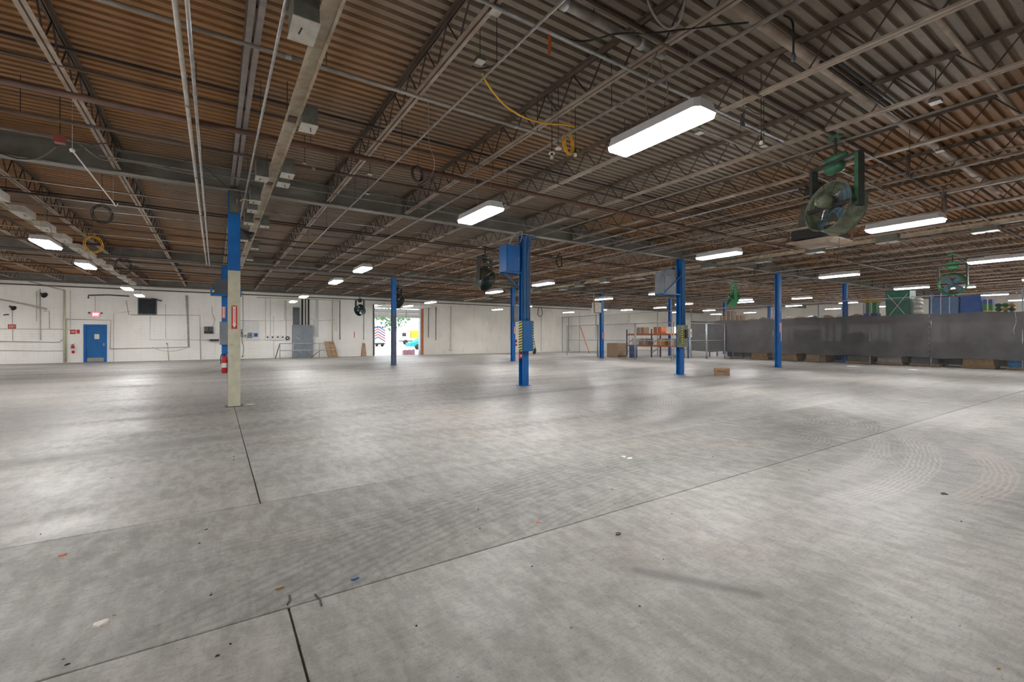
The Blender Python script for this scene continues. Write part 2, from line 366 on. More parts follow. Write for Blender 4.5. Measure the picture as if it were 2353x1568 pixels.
# walls
DX0, DX1, DZ = 10.64, 14.50, 4.12          # truck door opening
MX0, MX1, MZ = -6.50, -5.55, 2.22          # blue door opening
wb = MB(); ZW = ZD
wb.box(XL, MX0, YW, YW + .3, 0, ZW).box(MX0, MX1, YW, YW + .3, MZ, ZW).box(MX1, DX0, YW, YW + .3, 0, ZW).box(DX0, DX1, YW, YW + .3, DZ, ZW)
struct('wall_back', wb, M_wall, 'white painted block wall with the truck door')
struct('wall_back_end', MB().box(DX1, XR, YW - .0, YW + .3, 0, ZW), M_wall2, 'dusty grey-white block wall past the truck door')
struct('wall_left', MB().box(XL - .3, XL, YF, YB + .3, 0, ZW), M_wall, 'white painted block side wall')
struct('wall_right', MB().box(XR, XR + .3, YF, YB + .3, 0, ZW), M_wall2, 'dusty block wall at the far side of the storage area')
struct('wall_front', MB().box(XL, XR, YF - .3, YF, 0, ZW), M_wall, 'white painted block wall behind the viewer')
# columns: wide-flange steel posts with base plates
def hshape(b, x, y, z0, z1, w=.225, d=.215, tf=.02, tw=.016):
    b.box(x - w / 2, x + w / 2, y - d / 2, y - d / 2 + tf, z0, z1); b.box(x - w / 2, x + w / 2, y + d / 2 - tf, y + d / 2, z0, z1)
    b.box(x - tw / 2, x + tw / 2, y - d / 2 + tf, y + d / 2 - tf, z0, z1); return b
COLS = {}
def column(i, j, label):
    x, y = X0 + BX * i, Y0 + BY * j
    t = T('steel_column', label, 'column', (x, y, 0), 'steel columns of the hall', 'thing')
    if (i, j) == (0, 0):
        hshape(MB(), x, y, .012, 2.92).build('lower_shaft', M_cream, t)['label'] = 'cream painted lower shaft'
        hshape(MB(), x, y, 2.92, ZG).build('upper_shaft', M_blue, t)['label'] = 'blue painted upper shaft'
        for z in (1.08, 1.32): MB().lathe([(.008, 0), (.008, .004)], (x - .045, y - .1075, z), (0, -1, 0), 8).build('bolt_hole', M_dark, t)
    elif (i, j) == (1, 1):
        hshape(MB(), x, y, .012, 2.78).build('lower_shaft', M_slate, t)['label'] = 'lower shaft with backlight in its slate grey colour'  # slate tone stands for backlight from the truck door
        hshape(MB(), x, y, 2.78, ZG).build('upper_shaft', M_blue, t)['label'] = 'blue upper shaft'
    else: hshape(MB(), x, y, .012, ZG).build('shaft', M_blue, t)
    MB().box(x - .17, x + .17, y - .16, y + .16, 0, .012).build('base_plate', M_blue if (i, j) != (0, 0) else M_boxd, t)
    MB().box(x - .14, x + .14, y - .16, y + .16, ZG - .015, ZG).build('cap_plate', M_girder, t)
    COLS[i, j] = t; return t
CL = {(0, 0): 'cream column with blue top and red fire extinguisher arrow sign', (1, 0): 'blue steel column carrying the hazard striped blue cabinet',
      (2, 0): 'blue steel column carrying the grey-green hazard striped panel', (3, 0): 'bare blue steel column with small red and white sign, on open floor',
      (0, 1): 'blue steel column with grey breaker panel and transformer shelf', (1, 1): 'blue steel column with backlight coloured into its slate lower shaft, in front of the open truck door',
      (2, 1): 'blue steel column with slim grey box, behind the hazard striped cabinet', (3, 1): 'blue steel column beside the low wire cage',
      (4, 0): 'blue steel column just behind the dark screened fence', (4, 1): 'blue steel column rising behind the wire cage'}
for (i, j), l in CL.items(): column(i, j, l)
for i, j in ((5, 0), (5, 1), (6, 0), (6, 1)): column(i, j, 'blue steel column deep in the storage area')
# girders between the columns
def girder(i, y, label, grp):
    xa, xb = X0 + BX * i, X0 + BX * (i + 1); b = MB(); z0, z1 = ZG, ZT - .02
    b.box(xa + .004, xb - .004, y - .1, y + .1, z0, z0 + .018).box(xa + .004, xb - .004, y - .1, y + .1, z1 - .018, z1).box(xa + .004, xb - .004, y - .007, y + .007, z0 + .018, z1 - .018)
    for k in range(1, 4):
        xx = xa + BX * k / 4; b.box(xx - .005, xx + .005, y - .09, y + .09, z0 + .018, z1 - .018)
    one('roof_girder', b, M_girder, label + ', ' + GN[i], 'girder', grp)
GN = {-2: 'second span past cream column line towards side wall', -1: 'first span past cream column line towards side wall', 0: 'span from cream column line to hazard cabinet line', 1: 'span from hazard cabinet line to panel column line', 2: 'span from panel column line to bare column line', 3: 'span from bare column line to the fence', 4: 'first span behind the fence', 5: 'second span behind the fence', 6: 'third span behind the fence'}
for i in range(-2, 7):
    girder(i, Y0, 'grey girder of the first row', 'girders over the cream column row')
    girder(i, Y0 + BY, 'grey girder of the second row', 'girders over the second column row')
    girder(i, YW - .35, 'grey girder along the block wall', 'girders along the block wall')
# open-web joists: paired-angle chords and one bent bar
PAN = .6095; NP = 20
def joist_meshes():
    Lj = BY - .03; ya, yb = .015, BY - .015
    t = MB()
    for s in (-1, 1):
        x0, x1 = sorted((s * .009, s * .058)); t.box(x0, x1, ya, yb, ZD - .008, ZD - .002); x0, x1 = sorted((s * .009, s * .015)); t.box(x0, x1, ya, yb, ZD - .055, ZD - .008)
    bt = MB()
    for s in (-1, 1):
        x0, x1 = sorted((s * .010, s * .056)); bt.box(x0, x1, ya + .10, yb - .10, ZB, ZB + .006); x0, x1 = sorted((s * .010, s * .016)); bt.box(x0, x1, ya + .10, yb - .10, ZB + .006, ZB + .05)
    wbm = MB(); pts = []
    off = (BY - NP * PAN) / 2
    for k in range(NP):
        pts.append((0, off + k * PAN, ZD - .045)); pts.append((0, off + (k + .5) * PAN, ZB + .03))
    pts.append((0, off + NP * PAN, ZD - .045))
    for p, q in zip(pts[:-1], pts[1:]): wbm.tube([p, q], .0105, 5, False)
    se = [MB().box(-.05, .05, y, y + .1, ZT - .02, ZD - .05).mesh('bearing_seat', M_top) for y in (.015, BY - .115)]
    return t.mesh('top_chord', M_top), bt.mesh('bottom_chord', M_chord), wbm.mesh('web_bar', M_web), se[0], se[1]
JM = joist_meshes()
def joist(x, y, label, grp):
    t = T('roof_joist', label, 'joist', (x, y, 0), grp)
    for nm, me in zip(('top_chord', 'bottom_chord', 'web_bar', 'bearing_seat', 'bearing_seat'), JM):
        o = bpy.data.objects.new(nm, me); col.objects.link(o); o.parent = t
SJ = BX / 4
for j, (lab, i0) in enumerate((('open-web joist before the first girder', -3),
                               ('open-web joist between the two girder rows', -5), ('open-web joist ending on the block wall', -6))):
    for k in range(i0, 27):
        if j == 2:
            pass
        joist(X0 + SJ * k, Y0 + BY * (j - 1), lab + (', on the cream column line' if k == 0 else ', ' + ORD[abs(k)] + ' from cream column line towards ' + ('fence' if k > 0 else 'side wall')), lab.replace('open-web joist', 'roof joists'))
# bridging angles at the thirds of every bay
def along(name, axis, c, z, a, b, r, m, label, cat, grp=None, n=8, angle=False):
    mb = MB()
    if angle:
        if axis == 'x': mb.box(a, b, c - r, c + r, z, z + .005); mb.box(a, b, c - r, c - r + .005, z + .005, z + 2 * r)
        else: mb.box(c - r, c + r, a, b, z, z + .005); mb.box(c - r, c - r + .005, a, b, z + .005, z + 2 * r)
    else: mb.tube([(a, c, z), (b, c, z)] if axis == 'x' else [(c, a, z), (c, b, z)], r, n)
    return one(name, mb, m, label, cat, grp, smooth=not angle)
for j in range(3):
    xa = (-5, -8, -12.)[j]
    for k, off in enumerate((3.93, 8.1)):
        y = Y0 + BY * (j - 1) + off; where = ('over the open floor', 'past the first girder', 'near the block wall')[j]
        where += (', first row', ', second row')[k]
        along('bridging_angle', 'x', y, ZB - .006, xa, 52, .016, M_brown, 'thin bridging angle under the joist bottoms ' + where, 'bridging bar', 'lower bridging bars ' + where, angle=True)
        along('bridging_angle', 'x', y + .35, ZD - .10, xa, 52, .018, M_web, 'dark bridging angle close under the deck ' + where, 'bridging bar', 'upper bridging bars ' + where, angle=True)
# ================================================================== lamps
def lamp_proto():
    t = T('highbay_lamp', 'white strip lamp', 'lamp'); t['_w'] = [0, 0, 0]
    L, W, Hh = 1.26, .36, .11
    # housing: shallow tray with sloped flanks and rounded ends, open below
    b = MB()
    out = [(-W / 2, -L / 2 + .05), (-W / 2 + .05, -L / 2), (W / 2 - .05, -L / 2), (W / 2, -L / 2 + .05), (W / 2, L / 2 - .05), (W / 2 - .05, L / 2), (-W / 2 + .05, L / 2), (-W / 2, L / 2 - .05)]
    n = 8
    lo = [(x, y, 0) for x, y in out]; hi = [(x * .82, y * .97, Hh) for x, y in out]; inn = [(x * .94, y * .985, .002) for x, y in out]
    inh = [(x * .9, y * .975, .012) for x, y in out]
    b.add(lo + hi + inn + inh, [(i, (i + 1) % n, (i + 1) % n + n, i + n) for i in range(n)] + [tuple(range(n, 2 * n))] +
          [((i + 1) % n, i, i + 2 * n, (i + 1) % n + 2 * n) for i in range(n)] + [((i + 1) % n + 2 * n, i + 2 * n, i + 3 * n, (i + 1) % n + 3 * n) for i in range(n)] + [tuple(reversed(range(3 * n, 4 * n)))])
    b.box(-.09, .09, -.25, .25, Hh, Hh + .03)
    b.build('housing', M_lampw, t)
    for k in range(5):
        x = (k - 2) * .0655
        MB().tube([(x, -L / 2 + .035, -.022), (x, L / 2 - .035, -.022)], .024, 6, False).build('lamp_tube', M_tube, t)
    r = MB()
    for k in range(4): 
        x = (k - 1.5) * .0655; r.prism([(x - .007, .011), (x + .007, .011), (x + .005, -.050), (x - .005, -.050)], 'y', -L / 2 + .03, L / 2 - .03)
    r.build('reflector_ridge', M_dgrey, t)['kind'] = 'stuff'
    for s in (-1, 1):
        h = MB(); y = s * .40
        h.tube([(-.09, y, Hh), (0, y, .30)], .002, 4).tube([(.09, y, Hh), (0, y, .30)], .002, 4).tube([(0, y, .30), (0, y, .92)], .0022, 4)
        h.build('hanger_wire', M_cond, t)
    pts = [(.05 * math.sin(k * .55), .1 + .09 * math.sin(k * .4), Hh + .03 + (.93 - Hh - .03) * k / 12) for k in range(13)]
    MB().tube(pts, .006, 5).build('power_cord', M_cond, t)
    return t
lp = lamp_proto(); remember(lp); LAMPS = []
first = True
LY = [(3.36, 0), (7.44, 0), (15.55, 1), (19.63, 1), (27.75, 2), (31.83, 2)]
LLINE = {-2: 'added unseen beside the side wall', -1: 'leading to the blue exit door', 0: 'between cream column and hazard cabinet column', 1: 'between hazard cabinet column and grey-green panel column', 2: 'between grey-green panel column and bare blue column', 3: 'just before the screened fence', 4: 'first behind the screened fence', 5: 'second behind the screened fence', 6: 'third behind the screened fence'}
LROW = {3.36: 'second before the first girder', 7.44: 'just before the first girder', 15.55: 'just past the first girder', 19.63: 'just before the second girder', 27.75: 'just past the second girder', 31.83: 'next to the block wall', -4.75: 'added unseen behind the viewer', -8.8: 'far behind the viewer'}
for k in range(-2, 7):  # line beside the side wall is unseen, added to brighten that wall
    xx = X0 + BX * (k + .5)
    for y, j in LY + [(-4.75, -1)]:  # row behind the eye is unseen, added to light the hall
        if (k >= 5 or k < -1) and j == -1: continue
        z = 4.25 if xx > 30 else 3.78
        lab = 'strip lamp ' + LROW[y] + ', line ' + LLINE[k]; g = 'strip lamps over the storage' if xx > 30 else 'strip lamps over the hall'
        if first: o = lp; o.location = (xx, y, z); tag(o, lab, 'lamp', g); first = False
        else: o = copy_tree(lp, (xx, y, z), None, lab, g)
        LAMPS.append(o)
# ================================================================== services under the roof
def pipe_x(y, z, a, b, r, m, label, name='conduit', cat='conduit', grp=None, hang=True):
    o = along(name, 'x', y, z, a, b, r, m, label, cat, grp); return o
def pipe_y(x, z, a, b, r, m, label, name='conduit', cat='conduit', grp=None):
    return along(name, 'y', x, z, a, b, r, m, label, cat, grp)
def coupled_pipe(name, axis, c, z, a, b, r, m, label, cat, step=3.0, mc=None):
    """pipe with screwed couplings and band hangers as parts"""
    mid = (a, c, z) if axis == 'x' else (c, a, z)
    t = T(name, label, cat, mid)
    P = (lambda s: (s, c, z)) if axis == 'x' else (lambda s: (c, s, z))
    MB().tube([P(a), P(b)], r, 10).build('pipe_run', m, t, True)
    s = a + step * .6; d = 1 if b > a else -1
    while s < b:
        MB().tube([P(s - .03), P(s + .03)], r * 1.3, 10).build('coupling', mc or m, t, True)
        p = P(s + .4)
        if s + .4 < b: MB().tube([(p[0], p[1], p[2] + r), (p[0], p[1], ZD - .01)], .005, 4).build('hanger_rod', M_dark, t)
        s += step
    return t
# across the joists
coupled_pipe('conduit_run', 'x', 5.60, 4.62, -4.2, 4.6, .021, M_cond, 'grey steel conduit crossing below the joists, clipped near the bus boxes', 'conduit', 3.05, M_galv)
coupled_pipe('sprinkler_pipe', 'x', 7.98, 4.60, -5.2, 30, .042, M_rust, 'thick rusty brown sprinkler pipe crossing below the joists', 'pipe', 3.81)
coupled_pipe('sprinkler_pipe', 'x', 20.35, 4.60, -8, 30, .042, M_rust, 'thick brown sprinkler pipe past the first girder', 'pipe', 3.81)
coupled_pipe('sprinkler_pipe', 'x', 30.2, 4.55, -11.5, 44, .042, M_rust, 'thick brown sprinkler pipe in the bay along the block wall', 'pipe', 3.81)
coupled_pipe('air_line', 'x', 9.05, 4.62, -5.2, 20, .024, M_brown, 'slim brown air line next to the rusty sprinkler pipe', 'pipe', 4.2, M_cond)
pipe_x(9.80, 4.60, -5.2, -1.95, .013, M_cond, 'short thin conduit running into the red junction box')
pipe_x(10.55, 4.66, -1.7, 14, .012, M_cond, 'thin conduit leaving the red junction box beside the first girder')
pipe_x(11.2, 4.60, -4.2, 10.5, .018, M_cond, 'conduit strapped along the face of the first girder')
coupled_pipe('steam_pipe', 'x', 3.44, 4.76, 2.2, 4.35, .048, M_cond, 'fat pale grey pipe stub ending at a joist near the big lamp', 'pipe', 1.1, M_galv)
pipe_x(3.68, 4.62, 1.6, 7.6, .017, M_galv, 'bright slim conduit beside the fat grey pipe stub')
pipe_x(2.74, 5.03, 3.9, 16, .055, M_chord, 'wide tan pipe close under the deck above the green fan', 'pipe', 'pipe')
for k, y in enumerate((2.45, 2.57)): pipe_x(y, 4.86, 6.2, 9.0, .02, M_dark, 'dark twin conduit on top of the joist near the green fan', grp='twin conduits near the green fan')
pipe_x(3.80, 4.66, 5.9, 14.6, .014, M_cond, 'thin pale conduit passing above the green fan')
pipe_x(4.12, 4.60, 5.9, 14.8, .014, M_cond, 'thin pale conduit passing behind the green fan')
pipe_x(1.62, 5.02, 5, 20, .03, M_chord, 'tan pipe under the rusty end of the deck', 'pipe', 'pipe')
for y, z, r, m, l in ((13.95, 4.60, .028, M_brown, 'brown pipe just past the first girder'), (15.0, 4.63, .012, M_cond, 'thin conduit just past the first girder'), (16.3, 4.62, .024, M_brown, 'brown pipe in the middle bay'),
                      (18.4, 4.62, .014, M_cond, 'thin conduit over the middle bay lamps'), (22.6, 4.6, .02, M_brown, 'brown pipe just before the second girder'), (25.2, 4.6, .02, M_cond, 'conduit just past the second girder'),
                      (27.0, 4.6, .03, M_brown, 'brown pipe above the wall bay lamps'), (33.6, 4.52, .025, M_brown, 'brown pipe hugging the block wall bay'), (35.4, 4.38, .035, M_brown, 'dark pipe running along the top of the block wall')):
    pipe_x(y, z, -11.5 if y > 24 else -8, 33, r, m, l, 'pipe' if r > .015 else 'conduit', 'pipe' if r > .015 else 'conduit')
# along the joists
coupled_pipe('water_pipe', 'y', -.31, 4.55, -1, 23, .026, M_box, 'pale painted pipe beside a shiny conduit, left of the cream column', 'pipe', 3.2, M_cond)
coupled_pipe('conduit_run', 'y', -.215, 4.53, -1, 23, .020, M_galv, 'shiny galvanised conduit running beside the pale pipe', 'conduit', 3.05)
coupled_pipe('conduit_run', 'y', .535, 4.55, -1, 14, .017, M_galv, 'grey conduit between the cream column line and the bus duct', 'conduit', 3.05)
coupled_pipe('conduit_run', 'y', 2.60, 4.50, -1, 22, .015, M_cond, 'slim conduit parallel to the joists, near the yellow cord', 'conduit', 3.05)
coupled_pipe('conduit_run', 'y', 4.37, 4.50, -1, 22, .022, M_cond, 'conduit parallel to the joists above the big lamp', 'conduit', 3.05)
for x, l in ((8.36, 'next to the green fan hanger'), (11.0, 'two joists past the green fan'), (13.0, 'over the diffuser'), (19.0, 'beside the long bus duct'), (23.6, 'over the bare blue column'), (27.9, 'before the fence')):
    pipe_y(x, 4.62, -1, 23, .018, M_cond, 'conduit parallel to the joists ' + l)
# column-line strut channel pair
for s in (-1, 1):
    b = MB(); x = X0 + s * .045; b.box(x - .028, x + .028, -.6, Y0 - .12, ZB - .012, ZB - .006); b.box(x - .028, x - .024, -.6, Y0 - .12, ZB - .006, ZB + .03)
    one('strut_channel', b, M_strut, 'grey strut channel under the joist on the cream column line', 'channel', 'strut channels on the cream column line')
# bus duct with plug-in boxes
def bus(x, z, a, b, label, step=3.05):
    t = T('bus_duct', label, 'bus duct', (x, a, z))
    d = MB(); d.box(x - .062, x + .062, a, b, z + .018, z + .024).box(x - .062, x - .056, a, b, z, z + .10).box(x + .056, x + .062, a, b, z, z + .10).box(x - .056, x + .056, a, b, z + .09, z + .096)
    d.box(x - .085, x - .062, a, b, z + .0, z + .012).box(x + .062, x + .085, a, b, z, z + .012); d.build('duct_shell', M_bus, t)
    s = a + 1.6
    while s < b:
        MB().box(x - .054, x + .054, s - .09, s + .09, z + .006, z + .018).build('joint_cover', M_rust, t)
        MB().tube([(x, s + .5, z + .1), (x, s + .5, ZD - .01)], .006, 5).build('hanger_rod', M_dark, t); s += step
    return t
bus(.86, 4.40, -1, 22.5, 'tan bus duct with rust spots and many plug boxes beside the cream column')
bus(16.95, 4.42, 1.5, 33, 'long grey-tan bus duct with plug boxes crossing the open bays')
bus(-4.05, 4.52, 10, 34.5, 'tan bus duct with pale plug boxes above the strip lamps by the exit door')
def plug(x, y, side, z, label, grp, lx=.19, ly=.28, hh=.30, m=None):
    """side -1/+1: which flank of the duct it is clamped to"""
    xc = x + side * (.062 + .02 + lx / 2) * 1.0
    t = T('plug_box', label, 'electric box', (xc, y, z - .12), grp)
    b = MB(); b.box(xc - lx / 2, xc + lx / 2, y - ly / 2, y + ly / 2, z - .115, z - .115 + hh); b.build('body', m or M_boxd, t)
    MB().box(xc - lx / 2 - .008, xc + lx / 2 + .008, y - ly / 2 - .008, y + ly / 2 + .008, z - .124, z - .115).build('cover_plate', M_box, t)
    MB().tube([(xc + side * lx * .1, y - .05, z - .124), (xc + side * lx * .18, y + .02, z - .145)], .007, 6).build('switch_lever', M_dark, t)
    MB().box(min(x + side * .062, xc), max(x + side * .062, xc), y - .05, y + .05, z + .02, z + .07).build('clamp', M_bus, t)
    return t
plug(.86, 4.5, -1, 4.40, 'largest grey plug box on the bus duct, nearest the grey crossing conduit', 'bus plug boxes', .21, .36, .34)
for y in (9.1, 10.74, 11.56, 12.86, 15.2): plug(.86, y, -1, 4.40, 'plug box on the column side of the tan bus duct, ' + {9.1: 'first', 10.74: 'second', 11.56: 'third', 12.86: 'fourth', 15.2: 'fifth'}[y] + ' after the largest', 'plug boxes on the column side of the bus duct')
for y in (6.56, 8.69, 9.25, 13.0, 16.44, 18.87): plug(.86, y, 1, 4.40, 'plug box on the far side of the tan bus duct, ' + {6.56: 'first', 8.69: 'second', 9.25: 'third', 13.0: 'fourth', 16.44: 'fifth', 18.87: 'sixth'}[y] + ' towards the wall', 'plug boxes on the far side of the bus duct', .19, .28, .26)
for k in range(14): plug(16.95, 3.2 + k * 1.95, -1 if k % 3 else 1, 4.42, 'grey plug box on the long bus duct, ' + ORD[k + 1] + ' counted towards the block wall', 'plug boxes on the long bus duct', .3, .5, .22)
for k in range(13): plug(-4.05, 12.0 + k * 1.7, 1, 4.52, 'plug box with reflected lamp light in its pale colour, by the exit door, ' + ORD[k + 1] + ' towards the wall', 'plug boxes by the exit door', .26, .8, .14, M_box)  # pale bodies carry the lamp light these plates reflect
# hanging coils of cable
def coil(p, r, turns, m, label, cat='cable', rt=.008, tail=None, tilt=0.):
    b = MB(); p = Vector(p); rnd = random.Random(int(p.x * 100 + p.y * 37))
    n = 22; ax = Vector((1, .35 + tilt, 0)).normalized(); pts = []
    for k in range(n * turns + 1):
        a = 2 * math.pi * k / n; rr = r * (1 + .12 * math.sin(k * .37) ); dr = (k // n) * .012
        pts.append(p + ax * (rr * math.cos(a)) + Vector((0, 0, 1)) * (rr * 1.15 * math.sin(a)) + Vector((-ax.y, ax.x, 0)) * (dr + rnd.uniform(-.006, .006)))
    b.tube(pts, rt, 5)
    top = p + Vector((0, 0, r * 1.15)); b.tube([top, Vector((top.x, top.y, ZD))], .004, 4)
    if tail: b.tube(tail, rt, 5)
    return one('cable_coil', b, m, label, cat, smooth=True)
coil(px(960, 400, Z=4.38), .115, 4, M_black, 'coil of black cable hung under the joists beside the brown pipe', rt=.009)
coil(px(235, 492, Z=4.25), .17, 3, M_dark, 'loose coil of dark cable hung past the first girder', rt=.009)
coil(px(215, 562, Z=4.25), .20, 3, M_yel, 'coil of yellow cord hung beside the bus duct by the exit door', rt=.010)
coil(px(283, 612, Z=4.3), .26, 3, M_dark, 'flat dark cable coil near the block wall bay', rt=.012)
coil(px(1708, 275, Z=4.52), .07, 3, M_dark, 'small dark cable coil at the end of the big lamp', rt=.006)
coil(px(2090, 378, Z=4.40), .16, 4, M_web, 'wide brown wire coil under a joist past the green fan', rt=.004)
coil(px(2172, 468, Z=4.35), .22, 4, M_web, 'wide brown wire coil above the strip lamp past the green fan', rt=.006)
coil(px(1285, 600, Z=4.4), .2, 2, M_dark, 'dark hose loop hung near the hazard striped cabinet', rt=.014)
# big grey loop of flexible conduit at the top
def cat_(pts, n=8):
    """smooth curve through points"""
    P = [Vector(p) for p in pts]; P = [P[0]] + P + [P[-1]]; out = []
    for i in range(1, len(P) - 2):
        for k in range(n):
            t = k / n; a, b, c, d = P[i - 1], P[i], P[i + 1], P[i + 2]
            out.append(.5 * ((2 * b) + (c - a) * t + (2 * a - 5 * b + 4 * c - d) * t * t + (3 * b - a - 3 * c + d) * t ** 3))
    out.append(P[-2]); return out
def cable(pxs, z, r, m, label, cat='cable', name='cable', zs=None):
    pts = [px(u, v, Z=(zs[i] if zs else z)) for i, (u, v) in enumerate(pxs)]
    return one(name, MB().tube(cat_(pts), r, 6), m, label, cat, smooth=True)
cable([(1484, -40), (1490, 5), (1508, 42), (1536, 66), (1560, 50), (1572, 10), (1580, -40)], 4.45, .012, M_cond, 'looped grey flexible conduit hanging from the joists over the big lamp', zs=[4.7, 4.58, 4.47, 4.42, 4.47, 4.58, 4.7])
cable([(1108, 168), (1118, 190), (1138, 218), (1165, 246), (1205, 270), (1250, 283), (1300, 287), (1320, 292)], 4.45, .012, M_yel, 'yellow extension cord sagging between two joists', zs=[4.62, 4.55, 4.5, 4.48, 4.46, 4.46, 4.48, 4.52])
coil(px(1308, 330, Z=4.42), .13, 3, M_yel, 'small yellow cord coil beside the hanging lampholders', rt=.010)
cable([(1085, 152), (1105, 158), (1140, 148), (1180, 112), (1225, 70), (1240, 62), (1330, 95), (1420, 78), (1500, 76), (1600, 64), (1640, 60), (1720, 52)], 4.75, .010, M_black, 'black cable wandering above the joist bottoms near the white junction box', zs=[4.7] * 12)
cable([(1800, 35), (1818, 45), (1823, 70), (1823, 120)], 4.6, .011, M_black, 'black cable drop with a grey connector', zs=[5.2, 4.9, 4.75, 4.55])
one('cable_connector', MB().lathe([(.014, 0), (.022, .01), (.022, .07), (.014, .09)], px(1823, 141, Z=4.47)), M_dgrey, 'grey connector at the end of the black cable drop', 'connector', smooth=True)
cable([(0, 352), (40, 364), (80, 365), (110, 352), (130, 335)], 4.4, .010, M_black, 'black cable sagging below the red junction box')
cable([(160, 350), (215, 332), (260, 330)], 4.45, .010, M_black, 'short black cable from the white rod to the joist')
cable([(150, 320), (180, 330), (210, 352), (240, 368), (300, 372), (400, 392), (500, 412)], 4.55, .008, M_cond, 'grey cable from the red junction box along the girder')
cable([(985, 218), (985, 260), (986, 330), (996, 360), (998, 385), (985, 415), (968, 425)], 4.4, .005, M_cond, 'thin grey wire looping down beside the black cable coil', zs=[4.95, 4.8, 4.6, 4.5, 4.42, 4.38, 4.38])
cable([(1512, 138), (1524, 165), (1532, 190), (1534, 215), (1524, 245), (1500, 262)], 4.1, .007, M_cond, 'grey lamp cord curving down to the big lamp', zs=[4.7, 4.5, 4.3, 4.15, 4.0, 3.9])
cable([(268, 375), (330, 395), (400, 380), (450, 372), (520, 430)], 4.6, .007, M_dark, 'dark wire strung along the first girder')
cable([(880, 355), (890, 370), (915, 378), (960, 385)], 4.5, .007, M_dark, 'dark cable leading to the black cable coil')
cable([(1170, 560), (1182, 540), (1200, 535), (1190, 575)], 4.4, .02, M_cond, 'grey flexible conduit bent over the head of the cabinet column')
cable([(1700, 300), (1712, 250), (1735, 260), (1760, 262)], 4.6, .006, M_dark, 'thin dark wire beside the big lamp')
cable([(1410, 545), (1520, 520), (1640, 560), (1700, 520)], 4.5, .01, M_cond, 'pale cable swagged between conduits over the hazard panel column')
cable([(1780, 556), (1800, 553), (1830, 540), (1855, 520), (1870, 506)], 4.2, .012, M_cond, 'pale hose sagging past the square diffuser')
# white rod, red junction box
one('white_rod', MB().tube([px(166, 346, Z=4.3), px(264, 470, Z=4.3)], .011, 8).lathe([(.03, 0), (.03, .05)], px(165, 345, Z=4.3), (0, 1, .2), 8).tube(cat_([px(258, 462, Z=4.3), px(266, 474, Z=4.28), px(271, 468, Z=4.3)]), .008, 6).tube([px(166, 346, Z=4.3), px(166, 346, Z=4.3) + Vector((0, 0, ZD - 4.3))], .003, 4).tube([px(260, 465, Z=4.3), px(260, 465, Z=4.3) + Vector((0, 0, ZD - 4.3))], .003, 4),
    M_white, 'white rod with end hooks lying under the joists', 'rod', smooth=True)
rb = px(138, 322, Z=4.45)
t = T('junction_box', 'small red junction box on a conduit near the first girder', 'electric box', rb)
MB().box(rb.x - .06, rb.x + .06, rb.y - .05, rb.y + .05, rb.z - .05, rb.z + .06).build('body', M_dullred, t); MB().tube([rb + Vector((0, 0, .06)), Vector((rb.x, rb.y, ZD))], .006, 5).build('hanger_rod', M_dark, t)
def jbox(u, v, z, s, label, m=None):
    p = px(u, v, Z=z); t = T('junction_box', label, 'electric box', p)
    MB().box(p.x - s, p.x + s, p.y - s, p.y + s, p.z, p.z + s * .8).build('body', M_boxd, t); MB().box(p.x - s * 1.05, p.x + s * 1.05, p.y - s * 1.05, p.y + s * 1.05, p.z - .006, p.z).build('cover_plate', m or M_box, t)
    MB().tube([(p.x, p.y, p.z + s * .8), (p.x, p.y, ZD)], .005, 5).build('hanger_rod', M_dark, t)
    return t
jbox(1139, 27, 4.66, .052, 'square white junction box under a joist, first on the bright conduit')
jbox(1103, 142, 4.72, .05, 'round-knocked white junction box beside the black cable')
jbox(850, 401, 4.66, .045, 'small white junction box hung near the black cable coil')
jbox(1435, 358, 4.55, .045, 'small white box on a conduit just past the big lamp')
jbox(1608, 306, 4.62, .05, 'pale junction box at the start of the thin conduits')
jbox(1755, 336, 4.4, .04, 'small white box below the joist before the green fan')
jbox(845, 401 + 45, 4.66, .035, 'tiny white box under the joists past the coil')
jbox(700, 375, 4.66, .03, 'tiny pale box beside the bus duct plug boxes')
jbox(2150, 236, 4.70, .06, 'pale junction box on the conduit at the rusty deck end')
jbox(2160, 348, 4.66, .05, 'pale junction box on a joist past the green fan')
# hanging lampholders
for k, (u, v, r) in enumerate(((1268, 354, .05), (1283, 343, .05))):
    p = px(u, v, Z=4.25); t = T('lampholder', 'cream lampholder with dished rim hung beside the yellow cord coil', 'lampholder', p, 'dished lampholders by the yellow coil')
    MB().lathe([(r, 0), (r * 1.05, .008), (r * .5, .035), (r * .3, .05)], p, n=14).build('rim', M_cream, t, True); MB().tube([p + Vector((0, 0, .04)), Vector((p.x, p.y, ZD))], .006, 5).build('stem', M_dark, t)
for u, v, l in ((1268, 365, 'round cream bulb socket hung lowest by the yellow coil'), (1322, 360, 'cream socket under a black pendant by the yellow coil'), (1749, 332, 'cream socket on a long drop rod before the green fan')):
    p = px(u, v, Z=4.17); t = T('bulb_socket', l, 'lampholder', p)
    MB().lathe([(.018, 0), (.026, .008), (.026, .035), (.018, .05)], p, n=12).build('socket', M_cream, t, True); MB().tube([p + Vector((0, 0, .05)), p + Vector((0, 0, .13))], [.024, .01], 8).build('collar', M_black, t); MB().tube([p + Vector((0, 0, .13)), Vector((p.x, p.y, ZD))], .005, 5).build('stem', M_dark, t)
p = px(1263, 105, Z=5.0); one('hanging_tag', MB().box(p.x - .001, p.x + .001, p.y - .03, p.y + .03, p.z - .1, ZD - .001), M_orange, 'small orange tag hung under the deck', 'tag')
rc = random.Random(21)
